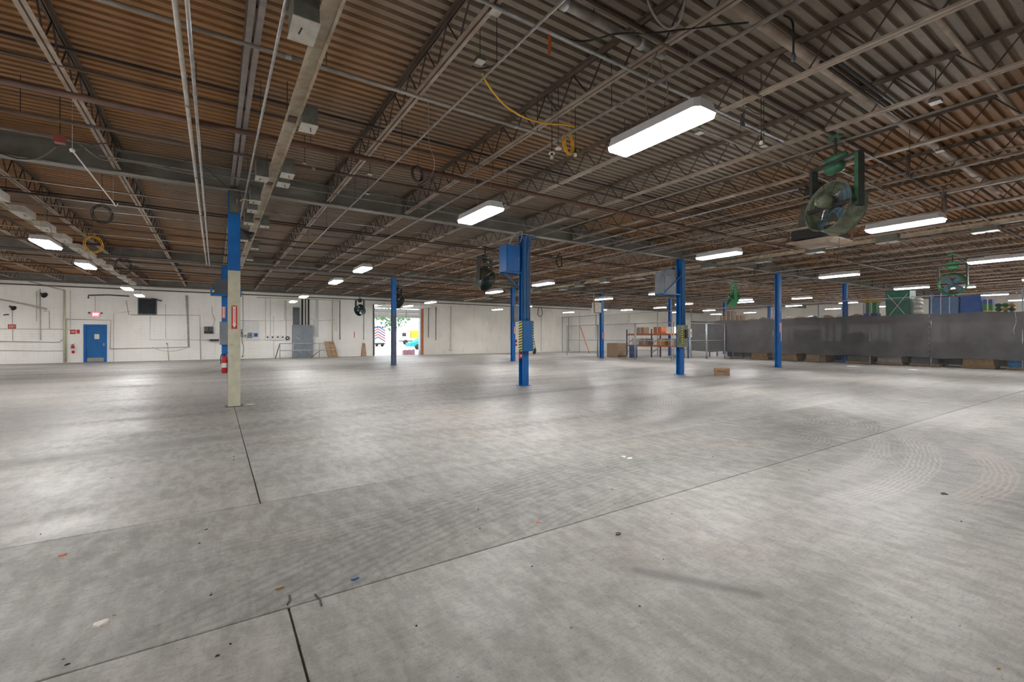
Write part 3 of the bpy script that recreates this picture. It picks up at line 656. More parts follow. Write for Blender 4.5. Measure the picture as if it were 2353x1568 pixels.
for k in range(16):
    y = rc.uniform(12.5, 34.5); a = rc.uniform(-8, 14); r_ = rc.uniform(.009, .02); pipe_x(y, ZB - r_, a, a + rc.uniform(6, 20), r_, (M_cond, M_brown, M_chord)[k % 3], 'thin conduit crossing below the joists past the first girder', grp='thin crossing conduits past the first girder')
for k in range(14):
    x = rc.uniform(9, 29); a = rc.uniform(0, 14); r_ = rc.uniform(.009, .02); pipe_y(x, ZB - .032 - r_, a, a + rc.uniform(5, 16), r_, (M_cond, M_chord, M_galv)[k % 3], 'thin conduit along the joists beyond the hazard cabinet column', grp='thin lengthwise conduits beyond the hazard cabinet column')
for k in range(9):
    x, y = rc.uniform(9, 27), rc.uniform(2.5, 22); coil((x, y, 4.42), rc.uniform(.1, .18), 2, (M_web, M_dark, M_cond)[k % 3], 'small cable loop hung among the joists over the open bays', rt=.006)['group'] = 'small cable loops over the open bays'
# square air diffuser with plenum
cx, cy = 12.35, 5.15; t = T('air_diffuser', 'square rusty air diffuser with pale dished bottom, behind the green fan', 'diffuser', (cx, cy, 3.70))
r = .52
MB().prism([(-.30, 0), (.30, 0), (.2, .55), (-.2, .55)], 'y', cy - .22, cy + .22).build('tmp', M_dgrey, t) if False else None
b = MB(); b.add([(cx - .35, cy - .35, 4.14), (cx + .35, cy - .35, 4.14), (cx + .35, cy + .35, 4.14), (cx - .35, cy + .35, 4.14), (cx - .22, cy - .22, ZD - .01), (cx + .22, cy - .22, ZD - .01), (cx + .22, cy + .22, ZD - .01), (cx - .22, cy + .22, ZD - .01)],
      [(0, 1, 5, 4), (1, 2, 6, 5), (2, 3, 7, 6), (3, 0, 4, 7), (0, 3, 2, 1)]); b.build('neck_duct', M_boxd, t)
MB().box(cx - r, cx + r, cy - r, cy + r, 4.10, 4.14).build('top_rim', M_bus, t)
b = MB(); b.box(cx - r + .08, cx + r - .08, cy - r + .08, cy + r - .08, 3.88, 4.10); b.build('dark_throat', M_black, t)
for sx in (-1, 1):
    for sy in (-1, 1): MB().box(cx + sx * (r - .03) - .02, cx + sx * (r - .03) + .02, cy + sy * (r - .03) - .02, cy + sy * (r - .03) + .02, 3.82, 4.10).build('corner_post', M_rust, t)
MB().lathe([(.10, 0), (.5, .03), (.72, .10), (.74, .12), (.5, .06), (.1, .03)], (cx, cy, 3.70), n=4, caps=True).build('bottom_dish', M_chord, t)
MB().tube([(cx - .2, cy - .5, 3.56), (cx - .2, cy - .5, ZB)], .008, 5).build('drop_rod', M_dark, t)
# hanging man-cooler fans
def fan_proto(M_green=M_green, M_pale=M_pale, M_dgreen=M_dgreen, M_teal=M_teal, tilt=-12):
    t = T('drum_fan', 'fan', 'fan'); W = .86; zt = 0.; zc = -.76
    y = MB(); y.box(-W / 2, W / 2, -.05, .05, -.045, 0)
    for s in (-1, 1):
        y.box(s * W / 2 - .055 if s > 0 else -W / 2, s * W / 2 if s > 0 else -W / 2 + .055, -.06, .06, zc - .06, -.045)
    y.build('yoke', M_dgreen, t)
    MB().box(W / 2 - .058, W / 2 + .004, -.064, -.058, zc - .05, -.03).build('yoke_face', M_green, t)
    MB().tube([(0, 0, 0), (0, 0, .40)], .022, 8).build('hanger_rod', M_dgreen, t)
    MB().box(-.10, .10, -.05, .05, .36, .40).build('hanger_bracket', M_green, t)
    mm = MB(); mm.tube([(-.17, 0, -.11), (-.13, 0, -.11), (.10, 0, -.11), (.14, 0, -.11)], [.05, .085, .085, .05], 12); mm.build('motor_box', M_green, t, True)
    MB().tube([(-.2, 0, .045), (-.14, 0, .045), (.14, 0, .045), (.2, 0, .045)], [.03, .055, .055, .03], 10).build('pulley_guard', M_green, t, True)
    R = Matrix.Rotation(math.radians(tilt), 4, 'X'); O = Vector((0, 0, zc)); ax = R @ Vector((0, 1, 0)); up = R @ Vector((0, 0, 1))
    n = 28; D = .34; rad = .385; b = MB(); vs = []
    for r_, h_ in ((rad * 1.07, -D / 2), (rad, -D / 2 + .05), (rad, D / 2 - .04), (rad * 1.04, D / 2), (rad * 1.02, D / 2), (rad * .975, D / 2 - .045), (rad * .975, -D / 2 + .055), (rad * 1.05, -D / 2)):
        for k in range(n):
            a = 2 * math.pi * k / n; vs.append(O + ax * h_ + r_ * (math.cos(a) * Vector((1, 0, 0)) + math.sin(a) * up))
    m = 8
    b.add(vs, [(i * n + k, i * n + (k + 1) % n, ((i + 1) % m) * n + (k + 1) % n, ((i + 1) % m) * n + k) for i in range(m) for k in range(n)])
    b.build('drum', M_pale, t, True)
    MB().bar(O + Vector((-W / 2, 0, 0)) + ax * -.12, O + Vector((W / 2, 0, 0)) + ax * -.12, .05, .05).build('pivot_bar', M_dark, t)
    MB().lathe([(.03, -.02), (.10, .02), (.115, .09), (.115, .2), (.09, .24)], O + ax * -.34 + up * .06, ax, 16).build('motor', M_pale, t, True)
    MB().lathe([(.07, -.04), (.075, .04), (.02, .09)], O, ax, 12).build('hub', M_teal, t, True)
    for k in range(4):
        a = math.pi / 4 + k * math.pi / 2; d = math.cos(a) * Vector((1, 0, 0)) + math.sin(a) * up; tn = ax.cross(d)
        bl = MB(); vs = []
        for r_, wd, tw in ((.06, .06, .5), (.2, .11, .42), (.36, .13, .3)):
            e = tn * math.cos(tw) + ax * math.sin(tw)
            vs += [O + d * r_ - e * wd + ax * .006, O + d * r_ + e * wd + ax * .006, O + d * r_ + e * wd - ax * .006, O + d * r_ - e * wd - ax * .006]
        bl.add(vs, [(i * 4 + k2, i * 4 + (k2 + 1) % 4, (i + 1) * 4 + (k2 + 1) % 4, (i + 1) * 4 + k2) for i in range(2) for k2 in range(4)] + [(3, 2, 1, 0), (8, 9, 10, 11)]); bl.build('blade', M_teal, t)
    g = MB()
    for rr in (.12, .2, .28, .36):
        g.tube([O + ax * (-D / 2 - .02) + rr * (math.cos(2 * math.pi * k / 24) * Vector((1, 0, 0)) + math.sin(2 * math.pi * k / 24) * up) for k in range(25)], .003, 4, False)
    for k in range(10):
        a = 2 * math.pi * k / 10; g.tube([O + ax * (-D / 2 - .02) + .1 * (math.cos(a) * Vector((1, 0, 0)) + math.sin(a) * up), O + ax * (-D / 2 - .01) + .385 * (math.cos(a) * Vector((1, 0, 0)) + math.sin(a) * up)], .003, 4, False)
    g.build('wire_guard', M_dark, t)
    return t
M_fdark = mat('grimy_dark_fan', (66, 64, 58), .5, 0, scale=7, rgb2=(92, 92, 76)); M_fblack = mat('black_fan_yoke', (44, 40, 37), .5, 0, scale=7)
M_fteal = mat('dark_teal_fan', (34, 62, 66), .45, 0, scale=6); M_fgreen = mat('clean_green_fan', (70, 150, 100), .45, 0, scale=5, rgb2=(56, 128, 84))
FANS = [((8.27, 3.22, 4.30), 1.20 + math.pi, dict(), 'grimy green drum fan hanging beside the square diffuser', 'grimy green drum fan'),
        ((7.957, 13.9, 4.29), -2.65, dict(M_green=M_fblack, M_pale=M_fdark, M_dgreen=M_fblack, M_teal=M_fteal, tilt=-32), 'dark drum fan hanging beside the upper blue cabinet', 'dark fan by the upper blue cabinet'),
        ((8.5, 24.6, 4.27), 3.9, dict(M_green=M_fblack, M_pale=M_fdark, M_dgreen=M_fblack, M_teal=M_fteal, tilt=-25), 'dark drum fan hanging by the column before the truck door', 'dark fan near the truck door column'),
        ((8.98, 34.4, 4.27), 2.1, dict(M_green=M_fteal, M_pale=M_fteal, M_dgreen=M_fblack, M_teal=M_fteal, tilt=-20), 'dark teal drum fan hanging against the white block wall', 'dark teal fan'),
        ((23.4, 13.9, 4.27), .536 + math.pi + .25, dict(M_green=M_fgreen, M_pale=M_fgreen, M_dgreen=M_fgreen, tilt=-28), 'bright green drum fan hanging above the fence near the bare blue column', 'bright green fan'),
        ((23.5, 5.25, 4.27), 1.55, dict(M_green=M_fgreen, M_pale=M_fgreen, M_dgreen=M_dgreen, tilt=-14), 'green drum fan with open frame hanging before the coloured storage loads', 'open framed green fan')]
for l, a, kw, lab, short in FANS:
    o = fan_proto(**kw); o.location = l; o.rotation_euler = (0, 0, a); tag(o, lab, 'fan', 'hanging drum fans')
    xa = X0 + SJ * math.floor((l[0] - X0 - .06) / SJ)
    if ZB > l[2] + .405: one('fan_strut', MB().box(xa, xa + SJ, l[1] - .03, l[1] + .03, l[2] + .40, ZB - .001), M_girder, 'steel strut between joists carrying the ' + short, 'strut')
# ================================================================== things fixed to the columns
def hazard(parent, o, ux, uz, w, h, n):
    """yellow tape with slanted black bars: o corner, ux across, uz up"""
    o, ux, uz = Vector(o), Vector(ux), Vector(uz); nn = ux.cross(uz).normalized(); b = MB()
    b.add([o, o + ux * w, o + ux * w + uz * h, o + uz * h], [(0, 1, 2, 3)]); tp = b.build('hazard_tape', M_hyel, parent); tp['label'] = 'yellow and black hazard tape'
    k = MB(); s = h / n
    for i in range(n):
        z0 = i * s; e = nn * .0015
        k.add([o + uz * z0 + e, o + ux * w + uz * (z0 + s * .45) + e, o + ux * w + uz * min(h, z0 + s * .95) + e, o + uz * (z0 + s * .5) + e], [(0, 1, 2, 3)])
    kk = k.build('black_bar', M_black, tp); kk['kind'] = 'stuff'
def cabinet(name, label, cat, x0, x1, y0, y1, z0, z1, m, door=True, lab=None):
    t = T(name, label, cat, ((x0 + x1) / 2, (y0 + y1) / 2, z0)); MB().box(x0, x1, y0, y1, z0, z1).build('body', m, t)
    if door:
        e = .02; d = MB().box(x0 + e, x1 - e, y0 - .012, y0, z0 + e, z1 - e).build('door', m, t)
        MB().box(x1 - e - .05, x1 - e - .03, y0 - .026, y0 - .012, (z0 + z1) / 2 - .04, (z0 + z1) / 2 + .04).build('latch', M_steel, d)
    return t
def extinguisher(x, y, z, label, s=1.0, bracket=(0, .07, 0)):
    t = T('fire_extinguisher', label, 'extinguisher', (x, y, z))
    MB().lathe([(.045 * s, 0), (.052 * s, .012 * s), (.052 * s, .31 * s), (.04 * s, .35 * s), (.018 * s, .37 * s)], (x, y, z), n=14).build('cylinder', M_red, t, True)
    MB().lathe([(.0528 * s, .12 * s), (.0528 * s, .22 * s)], (x, y, z), n=14, caps=False).build('paper_label', M_paper, t, True)
    MB().lathe([(.016 * s, .37 * s), (.016 * s, .41 * s)], (x, y, z), n=8).build('valve', M_dark, t)
    MB().bar((x - .01 * s, y, z + .41 * s), (x + .07 * s, y - .02 * s, z + .44 * s), .018 * s, .012 * s).build('lever', M_dark, t)
    MB().tube(cat_([(x, y, z + .39 * s), (x - .05 * s, y - .02 * s, z + .40 * s), (x - .07 * s, y - .02 * s, z + .32 * s), (x - .06 * s, y - .01, z + .2 * s)]), .009 * s, 6).build('hose', M_black, t)
    bx = Vector(bracket) * s; MB().bar((x, y, z + .26 * s), Vector((x, y, z + .26 * s)) + bx, .03 * s, .012 * s).build('bracket', M_dark, t)
    return t
def arrow_sign(x, y, z0, z1, w, label, m, words='FIRE EXTINGUISHER'):
    t = T('arrow_sign', label, 'sign', (x, y, z0)); hgt = z1 - z0
    MB().box(x - w / 2, x + w / 2, y - .003, y, z0, z1).build('plate', m, t)
    b = MB(); yy = y - .0045; a = w * .24
    b.add([(x - a, yy, z1 - hgt * .08), (x - a, yy, z0 + hgt * .2), (x - a * 1.5, yy, z0 + hgt * .2), (x, yy, z0 + hgt * .04), (x + a * 1.5, yy, z0 + hgt * .2), (x + a, yy, z0 + hgt * .2), (x + a, yy, z1 - hgt * .08),
           (x + a * 1.7, yy, z1 - hgt * .02), (x, yy, z1 - hgt * .06), (x - a * 1.7, yy, z1 - hgt * .02)], [(0, 1, 5, 6), (2, 3, 4), (7, 8, 9, 0, 6)]); b.build('white_arrow', M_white, t)
    text_mesh('lettering', words, w * .36, M_redsign, t, (x, y - .006, z0 + hgt * .56), (0, 0, -1), (1, 0, 0), sx=min(1., hgt * .68 / (w * .36 * len(words) * .62)), depth=.0006)
    return t
# cream column
x, y = X0, Y0
cabinet('disconnect_box', 'grey-green disconnect box at the head of the cream column', 'electric box', x - .095, x + .105, y - .24, y - .1095, 4.14, 4.62, M_boxd)
arrow_sign(x, y - .1085, 1.67, 2.17, .105, 'red fire extinguisher arrow sign on the cream column', M_redsign)
extinguisher(x - .178, y - .03, .72, 'red fire extinguisher hung on the cream column', 1.0, (.07, 0, 0))
cable([(549, 470), (552, 462), (560, 458), (575, 460), (580, 448)], 4.4, .012, M_cream, 'cream flexible conduit looping from the cream column disconnect')
t = T('flood_lamp', 'black cone flood lamp bracketed to the cream column', 'lamp', (x + .30, y - .1, 3.62))
MB().lathe([(.03, 0), (.045, .05), (.10, .16), (.105, .17), (.03, .05)], (x + .18, y - .12, 3.78), (.8, -.2, -.55), 14).build('reflector', M_dark, t, True)
MB().tube([(x + .1, y, 3.86), (x + .19, y - .1, 3.80)], .014, 6).build('bracket', M_dark, t); MB().tube([(x + .27, y - .14, 3.68), (x + .36, y - .16, 3.72)], .012, 6).build('guard_bar', M_grey, t)
# hazard striped cabinet column
x, y = X0 + BX, Y0
t = cabinet('electrical_cabinet', 'blue electrical cabinet edged with yellow and black hazard tape', 'cabinet', 7.70, 8.115, 11.195, 11.388, 1.06, 1.99, M_blue2)
hazard(t, (7.6985, 11.385, 1.07), (0, -1, 0), (0, 0, 1), .18, .90, 11); hazard(t, (8.075, 11.1815, 1.07), (1, 0, 0), (0, 0, 1), .04, .90, 11)
one('backing_board', MB().box(7.80, 8.12, 11.372, 11.388, 2.0, 3.62), M_blue2, 'blue backing board above the hazard striped cabinet', 'board')
for k, (xx, r, zt) in enumerate(((7.86, .02, 4.45), (7.91, .014, 4.5), (7.965, .02, 4.55), (8.02, .014, 4.2), (8.07, .02, 4.5))):
    one('riser_conduit', MB().tube(cat_([(xx, 11.345, 1.992), (xx, 11.345, 3), (xx, 11.345, zt - .2), (xx + .012 * (k - 2), 11.30, zt), (xx + .04 * (k - 2), 11.2, zt + .08)]), r, 8), M_blue2 if k % 2 == 0 else M_grey, 'conduit rising from the hazard striped cabinet', 'conduit', 'riser conduits over the hazard striped cabinet', smooth=True)
t = cabinet('transformer_cabinet', 'dark blue cabinet on a shelf high beside the cabinet column', 'cabinet', 7.24, 7.72, 11.36, 11.78, 3.47, 4.26, M_blue)
one('shelf_bracket', MB().box(7.2, 7.846, 11.4, 11.46, 3.43, 3.468).box(7.2, 7.846, 11.68, 11.74, 3.43, 3.468).bar((7.84, 11.57, 3.0), (7.3, 11.57, 3.43), .04, .03), M_blue2, 'blue shelf bracket under the high blue cabinet', 'bracket')
t = T('pull_station', 'small red alarm box under the hazard striped cabinet', 'alarm box', (7.74, 11.36, .84)); MB().box(7.70, 7.79, 11.34, 11.388, .84, 1.03).build('body', M_red, t); MB().box(7.715, 7.775, 11.33, 11.34, .9, .96).build('window_strip', M_white, t)
t = T('hand_lamp', 'dark caged hand lamp hung at the corner of the hazard striped cabinet', 'lamp', (8.16, 11.22, .98)); MB().lathe([(.03, 0), (.05, .02), (.05, .12), (.02, .18)], (8.15, 11.22, .98), (.25, 0, 1), 10).build('cage', M_dgreen, t, True); MB().tube([(8.19, 11.22, 1.15), (8.15, 11.21, 1.4)], .008, 5).build('hook', M_dark, t)
one('drag_chain', MB().tube(cat_([(8.10, 11.40, 2.0), (8.13, 11.42, 2.6), (8.11, 11.42, 3.2), (8.13, 11.42, 3.6), (8.2, 11.5, 4.3), (8.16, 11.5, 4.6)]), .012, 5), M_grey, 'grey armoured cable beside the backing board of the cabinet column', 'cable', smooth=True)
# grey-green panel column
x, y = X0 + 2 * BX, Y0
t = cabinet('control_cabinet', 'grey-green control panel with hazard tape on the open floor column', 'cabinet', 15.22, 15.66, 11.20, 11.388, 1.1, 1.97, M_pale)
hazard(t, (15.235, 11.1865, 1.14), (1, 0, 0), (0, 0, 1), .09, .75, 8)
for k, (xx, zz, m_, l) in enumerate(((15.50, 1.45, M_dgreen, 'dark green switch box on the grey-green panel'), (15.74, 1.48, M_white, 'white switch box beside the grey-green panel'))):
    t = T('switch_box', l, 'electric box', (xx, 11.14, zz)); yb = 11.186 if k == 0 else 11.388
    MB().box(xx - .06, xx + .06, 11.12, yb, zz, zz + .34).build('body', m_, t); MB().box(xx - .01, xx + .01, 11.105, 11.12, zz + .15, zz + .2).build('toggle', M_dark, t)
t = cabinet('transformer', 'grey transformer on a blue bracket high beside the panel column', 'transformer', 14.42, 15.10, 11.35, 11.80, 3.2, 3.86, M_grey)
b = MB(); b.box(14.38, 15.466, 11.36, 11.42, 3.15, 3.198).box(14.38, 15.466, 11.73, 11.79, 3.15, 3.198).box(14.4, 14.46, 11.42, 11.73, 3.15, 3.198); b.bar((15.44, 11.33, 3.95), (14.42, 11.33, 3.2), .04, .03)
one('shelf_bracket', b, M_blue2, 'blue braced shelf under the grey transformer', 'bracket')
for k, (xx, r, zt) in enumerate(((15.50, .025, 4.45), (15.56, .016, 4.5), (15.62, .025, 4.4), (15.68, .016, 4.1))):
    one('riser_conduit', MB().tube([(xx, 11.345, 1.972), (xx, 11.345, zt), (xx - .05, 11.3, zt + .14)], r, 8), M_blue2 if k % 2 == 0 else M_grey, 'conduit rising from the grey-green panel', 'conduit', 'riser conduits over the grey-green panel', smooth=True)
for (u0, v0, u1, v1, l) in ((1513, 625, 1524, 641, 'small grey splice box above the transformer'), (1537, 622, 1552, 637, 'second grey splice box touching the panel column head')):
    a = px(u0, v1, Y=11.6); c = px(u1, v0, Y=11.6); cabinet('splice_box', l, 'electric box', a.x, c.x, 11.5, 11.75, a.z, c.z, M_grey, False)
    one('box_hanger', MB().tube([((a.x + c.x) / 2, 11.62, c.z), ((a.x + c.x) / 2, 11.62, ZG)], .01, 6), M_cond, 'hanger rod of the ' + l.split(' above')[0].split(' touching')[0], 'rod')
# breaker panel column (second row)
x, y = X0, Y0 + BY
t = cabinet('breaker_panel', 'grey breaker panel on the second-row blue column behind the cream column', 'cabinet', .15, .62, 23.34, 23.575, 1.16, 2.16, M_grey)
cabinet('transformer', 'dark grey transformer on a shelf behind the cream column', 'transformer', -.04, .74, 23.12, 23.57, 3.36, 4.0, M_dgrey)
one('shelf_bracket', MB().box(-.18, .95, 23.08, 23.57, 3.28, 3.355).box(-.18, -.12, 23.08, 23.14, 3.355, 3.62).box(.89, .95, 23.08, 23.14, 3.355, 3.62), M_blue2, 'blue shelf under the dark grey transformer', 'bracket')
arrow_sign(.30, 23.58, 2.32, 2.84, .15, 'faded fire extinguisher sign on the second-row column', M_pink)
# other columns
x, y = X0 + 2 * BX, Y0 + BY
cabinet('disconnect_box', 'slim grey box on the column behind the hazard striped cabinet', 'electric box', x - .02, x + .23, y - .3, y - .1085, 2.45, 3.4, M_grey)
arrow_sign(x + .05, y - .1085, 1.7, 2.15, .09, 'small red sign on the column behind the hazard striped cabinet', M_pink)
extinguisher(x + .22, y - .05, .95, 'red extinguisher on the column behind the hazard striped cabinet', 1.0, (-.1, 0, 0))
x, y = X0 + 3 * BX, Y0
arrow_sign(x - .03, y - .1085, 1.72, 2.20, .11, 'faded red fire sign on the bare blue column', M_pink)
one('notice_strip', MB().box(x + .05, x + .108, y - .112, y - .1085, 1.3, 2.2), M_paper, 'peeling white notice strip on the bare blue column', 'notice')
x, y = X0 + 3 * BX, Y0 + BY
arrow_sign(x, y - .1085, 1.35, 1.85, .12, 'red fire sign on the column beside the low cage', M_redsign)
cabinet('unit_heater', 'small pale unit heater hung on the column by the low cage', 'heater', x - .75, x - .28, y - .25, y + .2, 3.25, 3.95, M_box, False)
one('heater_bracket', MB().box(x - .8, x - .113, y - .06, y + .02, 3.2, 3.248).box(x - .8, x - .76, y - .06, y + .02, 3.248, 4.6), M_cond, 'bracket holding the pale unit heater', 'bracket')
# ================================================================== along the block wall
YP = YW - .035
def wp(u, v, d=.035): return px(u, v, Y=YW - d)
def wpipe(pxs, r, m, label, cat='conduit', name='wall_conduit', d=.035, smooth=False):
    pts = [wp(u, v, max(d, r + .004)) for u, v in pxs]; return one(name, MB().tube(cat_(pts) if smooth else pts, r, 8), m, label, cat, smooth=True)
# blue door
t = T('door_1', 'blue steel exit door with kick plate and taped paper notice', None, ((MX0 + MX1) / 2, YW, 0), kind='structure')
b = MB(); b.box(MX0 - .05, MX0 + .05, YW - .04, YW + .12, 0, MZ + .04).box(MX1 - .05, MX1 + .05, YW - .04, YW + .12, 0, MZ + .04).box(MX0 + .05, MX1 - .05, YW - .04, YW + .12, MZ - .06, MZ + .04); b.build('frame', M_blue, t)
lf = MB().box(MX0 + .052, MX1 - .052, YW + .03, YW + .08, .01, MZ - .062).build('leaf', M_blue2, t)
MB().box(MX0 + .1, MX1 - .1, YW + .024, YW + .03, .03, .26).build('kick_plate', M_steel, lf)
MB().box(MX1 - .13, MX1 - .07, YW + .02, YW + .03, .95, 1.15).box(MX1 - .15, MX1 - .07, YW - .02, YW + .02, 1.03, 1.055).build('lever_handle', M_steel, lf)
xm = (MX0 + MX1) / 2 + .06; MB().box(xm - .11, xm + .11, YW + .026, YW + .03, 1.38, 1.68).build('paper_notice', M_paper, lf)
MB().box(MX0 - .05, MX1 + .05, YW + .2, YW + .3, 0, MZ + .1).build('backing_panel', M_dark, t)
# EXIT sign with two lamp heads
t = T('exit_sign', 'lit red EXIT sign with emergency lamp heads over the blue door', 'sign', (-6.0, YW, 2.72))
M_exit = mat('exit_face', (250, 110, 120), .5, 0, var=.05, emit=(255, 70, 84), es=1.4); M_exitt = mat('exit_letters', (255, 226, 226), .5, 0, var=.02, emit=(255, 215, 215), es=1.8)
MB().box(-6.18, -5.82, YW - .07, YW, 2.72, 2.99).build('case', M_white, t); MB().box(-6.165, -5.835, YW - .074, YW - .07, 2.735, 2.975).build('face', M_exit, t)
text_mesh('lettering', 'EXIT', .19, M_exitt, t, (-6.0, YW - .077, 2.855), (1, 0, 0), (0, 0, 1), depth=.001, sx=.72)
for s in (-1, 1): MB().lathe([(.02, 0), (.05, .05), (.052, .07)], (-6.0 + s * .26, YW - .05, 2.96), (s * .3, -1, -.3), 10).build('lamp_head', M_dgrey, t, True); 
MB().bar((-6.27, YW - .03, 2.96), (-5.73, YW - .03, 2.96), .02, .02).build('lamp_bar', M_dgrey, t)
# signs and extinguisher left of the door
def wsign(u0, v0, u1, v1, words, label, m=None, two=False, sx=.8):
    a = wp(u0, v1, 0); c = wp(u1, v0, 0); t = T('wall_sign', label, 'sign', ((a.x + c.x) / 2, YW, a.z))
    MB().box(a.x, c.x, YW - .006, YW - .001, a.z, c.z).build('plate', m or M_redsign, t); hgt = c.z - a.z
    if words: text_mesh('lettering', words, hgt * .62, M_white, t, ((a.x + c.x) / 2, YW - .008, (a.z + c.z) / 2), (1, 0, 0), (0, 0, 1), sx=(c.x - a.x) * .9 / (hgt * .62 * len(words) * .62), depth=.001)
    return t
wsign(18, 746, 37, 756, 'EXIT', 'small red EXIT plate on the white wall left of the cream pipe')
wsign(161, 758, 174, 768, 'FIRE', 'red fire plate above the wall extinguisher'); t = wsign(176, 758, 183.5, 767, '', 'small red symbol plate beside the fire plate')
p = wp(168.5, 812); extinguisher(p.x, YW - .09, p.z, 'red fire extinguisher with white label hung beside the blue door', 1.25, (0, .08, 0))
# louvre fan
a, c = wp(317, 723, 0), wp(361, 687, 0); t = T('wall_louvre', 'dark square louvred wall fan high on the white wall', 'louvre', ((a.x + c.x) / 2, YW, a.z))
b = MB(); b.box(a.x, a.x + .06, YW - .12, YW, a.z, c.z).box(c.x - .06, c.x, YW - .12, YW, a.z, c.z).box(a.x + .06, c.x - .06, YW - .12, YW, a.z, a.z + .06).box(a.x + .06, c.x - .06, YW - .12, YW, c.z - .06, c.z); b.build('frame', M_dgrey, t)
for k in range(9):
    z = a.z + .07 + k * (c.z - a.z - .14) / 9; MB().add([(a.x + .06, YW - .10, z), (c.x - .06, YW - .10, z), (c.x - .06, YW - .02, z + .085), (a.x + .06, YW - .02, z + .085), (a.x + .06, YW - .095, z - .006), (c.x - .06, YW - .095, z - .006)], [(0, 1, 2, 3), (0, 4, 5, 1)]).build('slat', M_dgrey, t)
MB().box(a.x + .05, c.x - .05, YW - .012, YW - .002, a.z + .05, c.z - .05).build('back_panel', M_black, t)
# security cameras / horns
for u, v, l, s in ((98, 678, 'dark horn loudspeaker high on the white wall', 1.), (27, 708, 'small dark horn loudspeaker below the slanting pipe', .8)):
    p = wp(u, v, .2); t = T('horn_speaker', l, 'speaker', p); MB().lathe([(.03, 0), (.05, .1), (.16 * s, .26), (.165 * s, .27), (.05, .12)], p + Vector((-.12, .12, .1)), (.75, -.5, -.42), 12).build('horn', M_dark, t, True)
    MB().tube([p + Vector((-.1, .1, .1)), Vector((p.x - .1, YW, p.z + .12))], .02, 6).build('bracket', M_dark, t)
# conduits and pipes on the wall
wpipe([(148, 668), (148, 833)], .05, M_cream, 'thick cream standpipe from roof to floor on the white wall', 'pipe', 'standpipe')
wpipe([(152.5, 734), (153, 832)], .03, M_cream, 'slim cream pipe beside the thick cream standpipe', 'pipe', 'standpipe')
wpipe([(0, 785), (136, 787), (143, 781)], .025, M_pcond, 'horizontal conduit at chest height left of the cream standpipe')
wpipe([(0, 756), (162, 757)], .015, M_pcond, 'thin horizontal conduit under the small red EXIT plate')
wpipe([(0, 806), (142, 807), (152, 806)], .015, M_pcond, 'lowest horizontal conduit left of the cream standpipe')
wpipe([(28, 712), (29, 784)], .012, M_pcond, 'vertical conduit through the small red EXIT plate')
wpipe([(92, 664), (93, 757), (93, 782)], .022, M_pcond, 'vertical conduit pair drop left of the standpipe, taller one')
wpipe([(84, 670), (84, 738)], .012, M_pcond, 'thin short vertical conduit beside the taller drop')
wpipe([(102, 715), (113, 715), (114, 756)], .02, M_pcond, 'bent conduit under the slanting pipe')
wpipe([(0, 688), (60, 700), (108, 711)], .04, M_pcond, 'slanting grey pipe across the white wall', 'pipe', 'slanting_pipe', .15)
wpipe([(8, 724), (20, 723)], .03, M_dark, 'short dark bar at the head of the ramp shadow', 'bar', 'bar')
wpipe([(155, 734), (255, 736), (253, 801)], .022, M_pcond, 'conduit framing the top of the blue door')
wpipe([(162, 668), (162, 756)], .01, M_pcond, 'thin drop conduit above the fire plate')
wpipe([(219, 681), (219, 716)], .012, M_pcond, 'thin conduit dropping to the lit EXIT sign')
wpipe([(261, 833), (261, 721), (300, 716)], .012, M_pcond, 'thin conduit right of the blue door frame')
wpipe([(253, 802), (437, 798)], .028, M_pcond, 'long horizontal pipe from the blue door to the double drop', 'pipe', 'wall_pipe')
wpipe([(300, 724), (459, 725), (461, 826)], .022, M_pcond, 'conduit under the louvre turning down to the floor')
wpipe([(345, 726), (345, 781), (484, 782)], .016, M_pcond, 'conduit from the louvre to the wash basin')
wpipe([(380, 700), (381, 778)], .011, M_pcond, 'thin vertical conduit between louvre and double drop')
wpipe([(385, 792), (388, 829)], .02, M_pcond, 'short standing pipe with a round cap by the wall foot', 'pipe', 'stand_pipe'); 
p = wp(384, 790, .05); one('wall_valve', MB().lathe([(.05, 0), (.06, .02), (.05, .05)], p, (0, -1, 0), 10), M_box, 'round pale valve over the short standing pipe', 'valve', smooth=True)
wpipe([(427, 679), (430, 726), (433, 798)], .03, M_pcond, 'taller pipe of the double drop left of the wash basin', 'pipe', 'wall_pipe')
wpipe([(431, 679), (435, 796)], .02, M_pcond, 'slimmer pipe of the double drop left of the wash basin', 'pipe', 'wall_pipe')
wpipe([(290, 692), (296, 724)], .02, M_pcond, 'short drop beside the louvre')
wpipe([(487, 705), (488, 722), (494, 735), (487, 750)], .012, M_pcond, 'bent hose above the wash basin', 'hose', 'hose', smooth=True)
wpipe([(350, 798), (372, 806), (400, 807), (430, 800)], .014, M_pcond, 'sagging hose under the long horizontal pipe', 'hose', 'hose', smooth=True)
wpipe([(558, 672), (558, 748), (556, 780), (560, 800), (558, 816)], .012, M_dark, 'black cord with plug hanging on the white wall beside the cream column', 'cord', 'power_cord', smooth=True)
p = wp(557.5, 819); one('cord_plug', MB().lathe([(.02, 0), (.035, .02), (.035, .06), (.015, .1)], p - Vector((0, 0, .05)), n=8), M_black, 'black plug at the end of the wall cord', 'plug', smooth=True)
wpipe([(551, 737), (640, 738), (676, 735)], .012, M_pcond, 'thin horizontal conduit left of the grey switchboard')
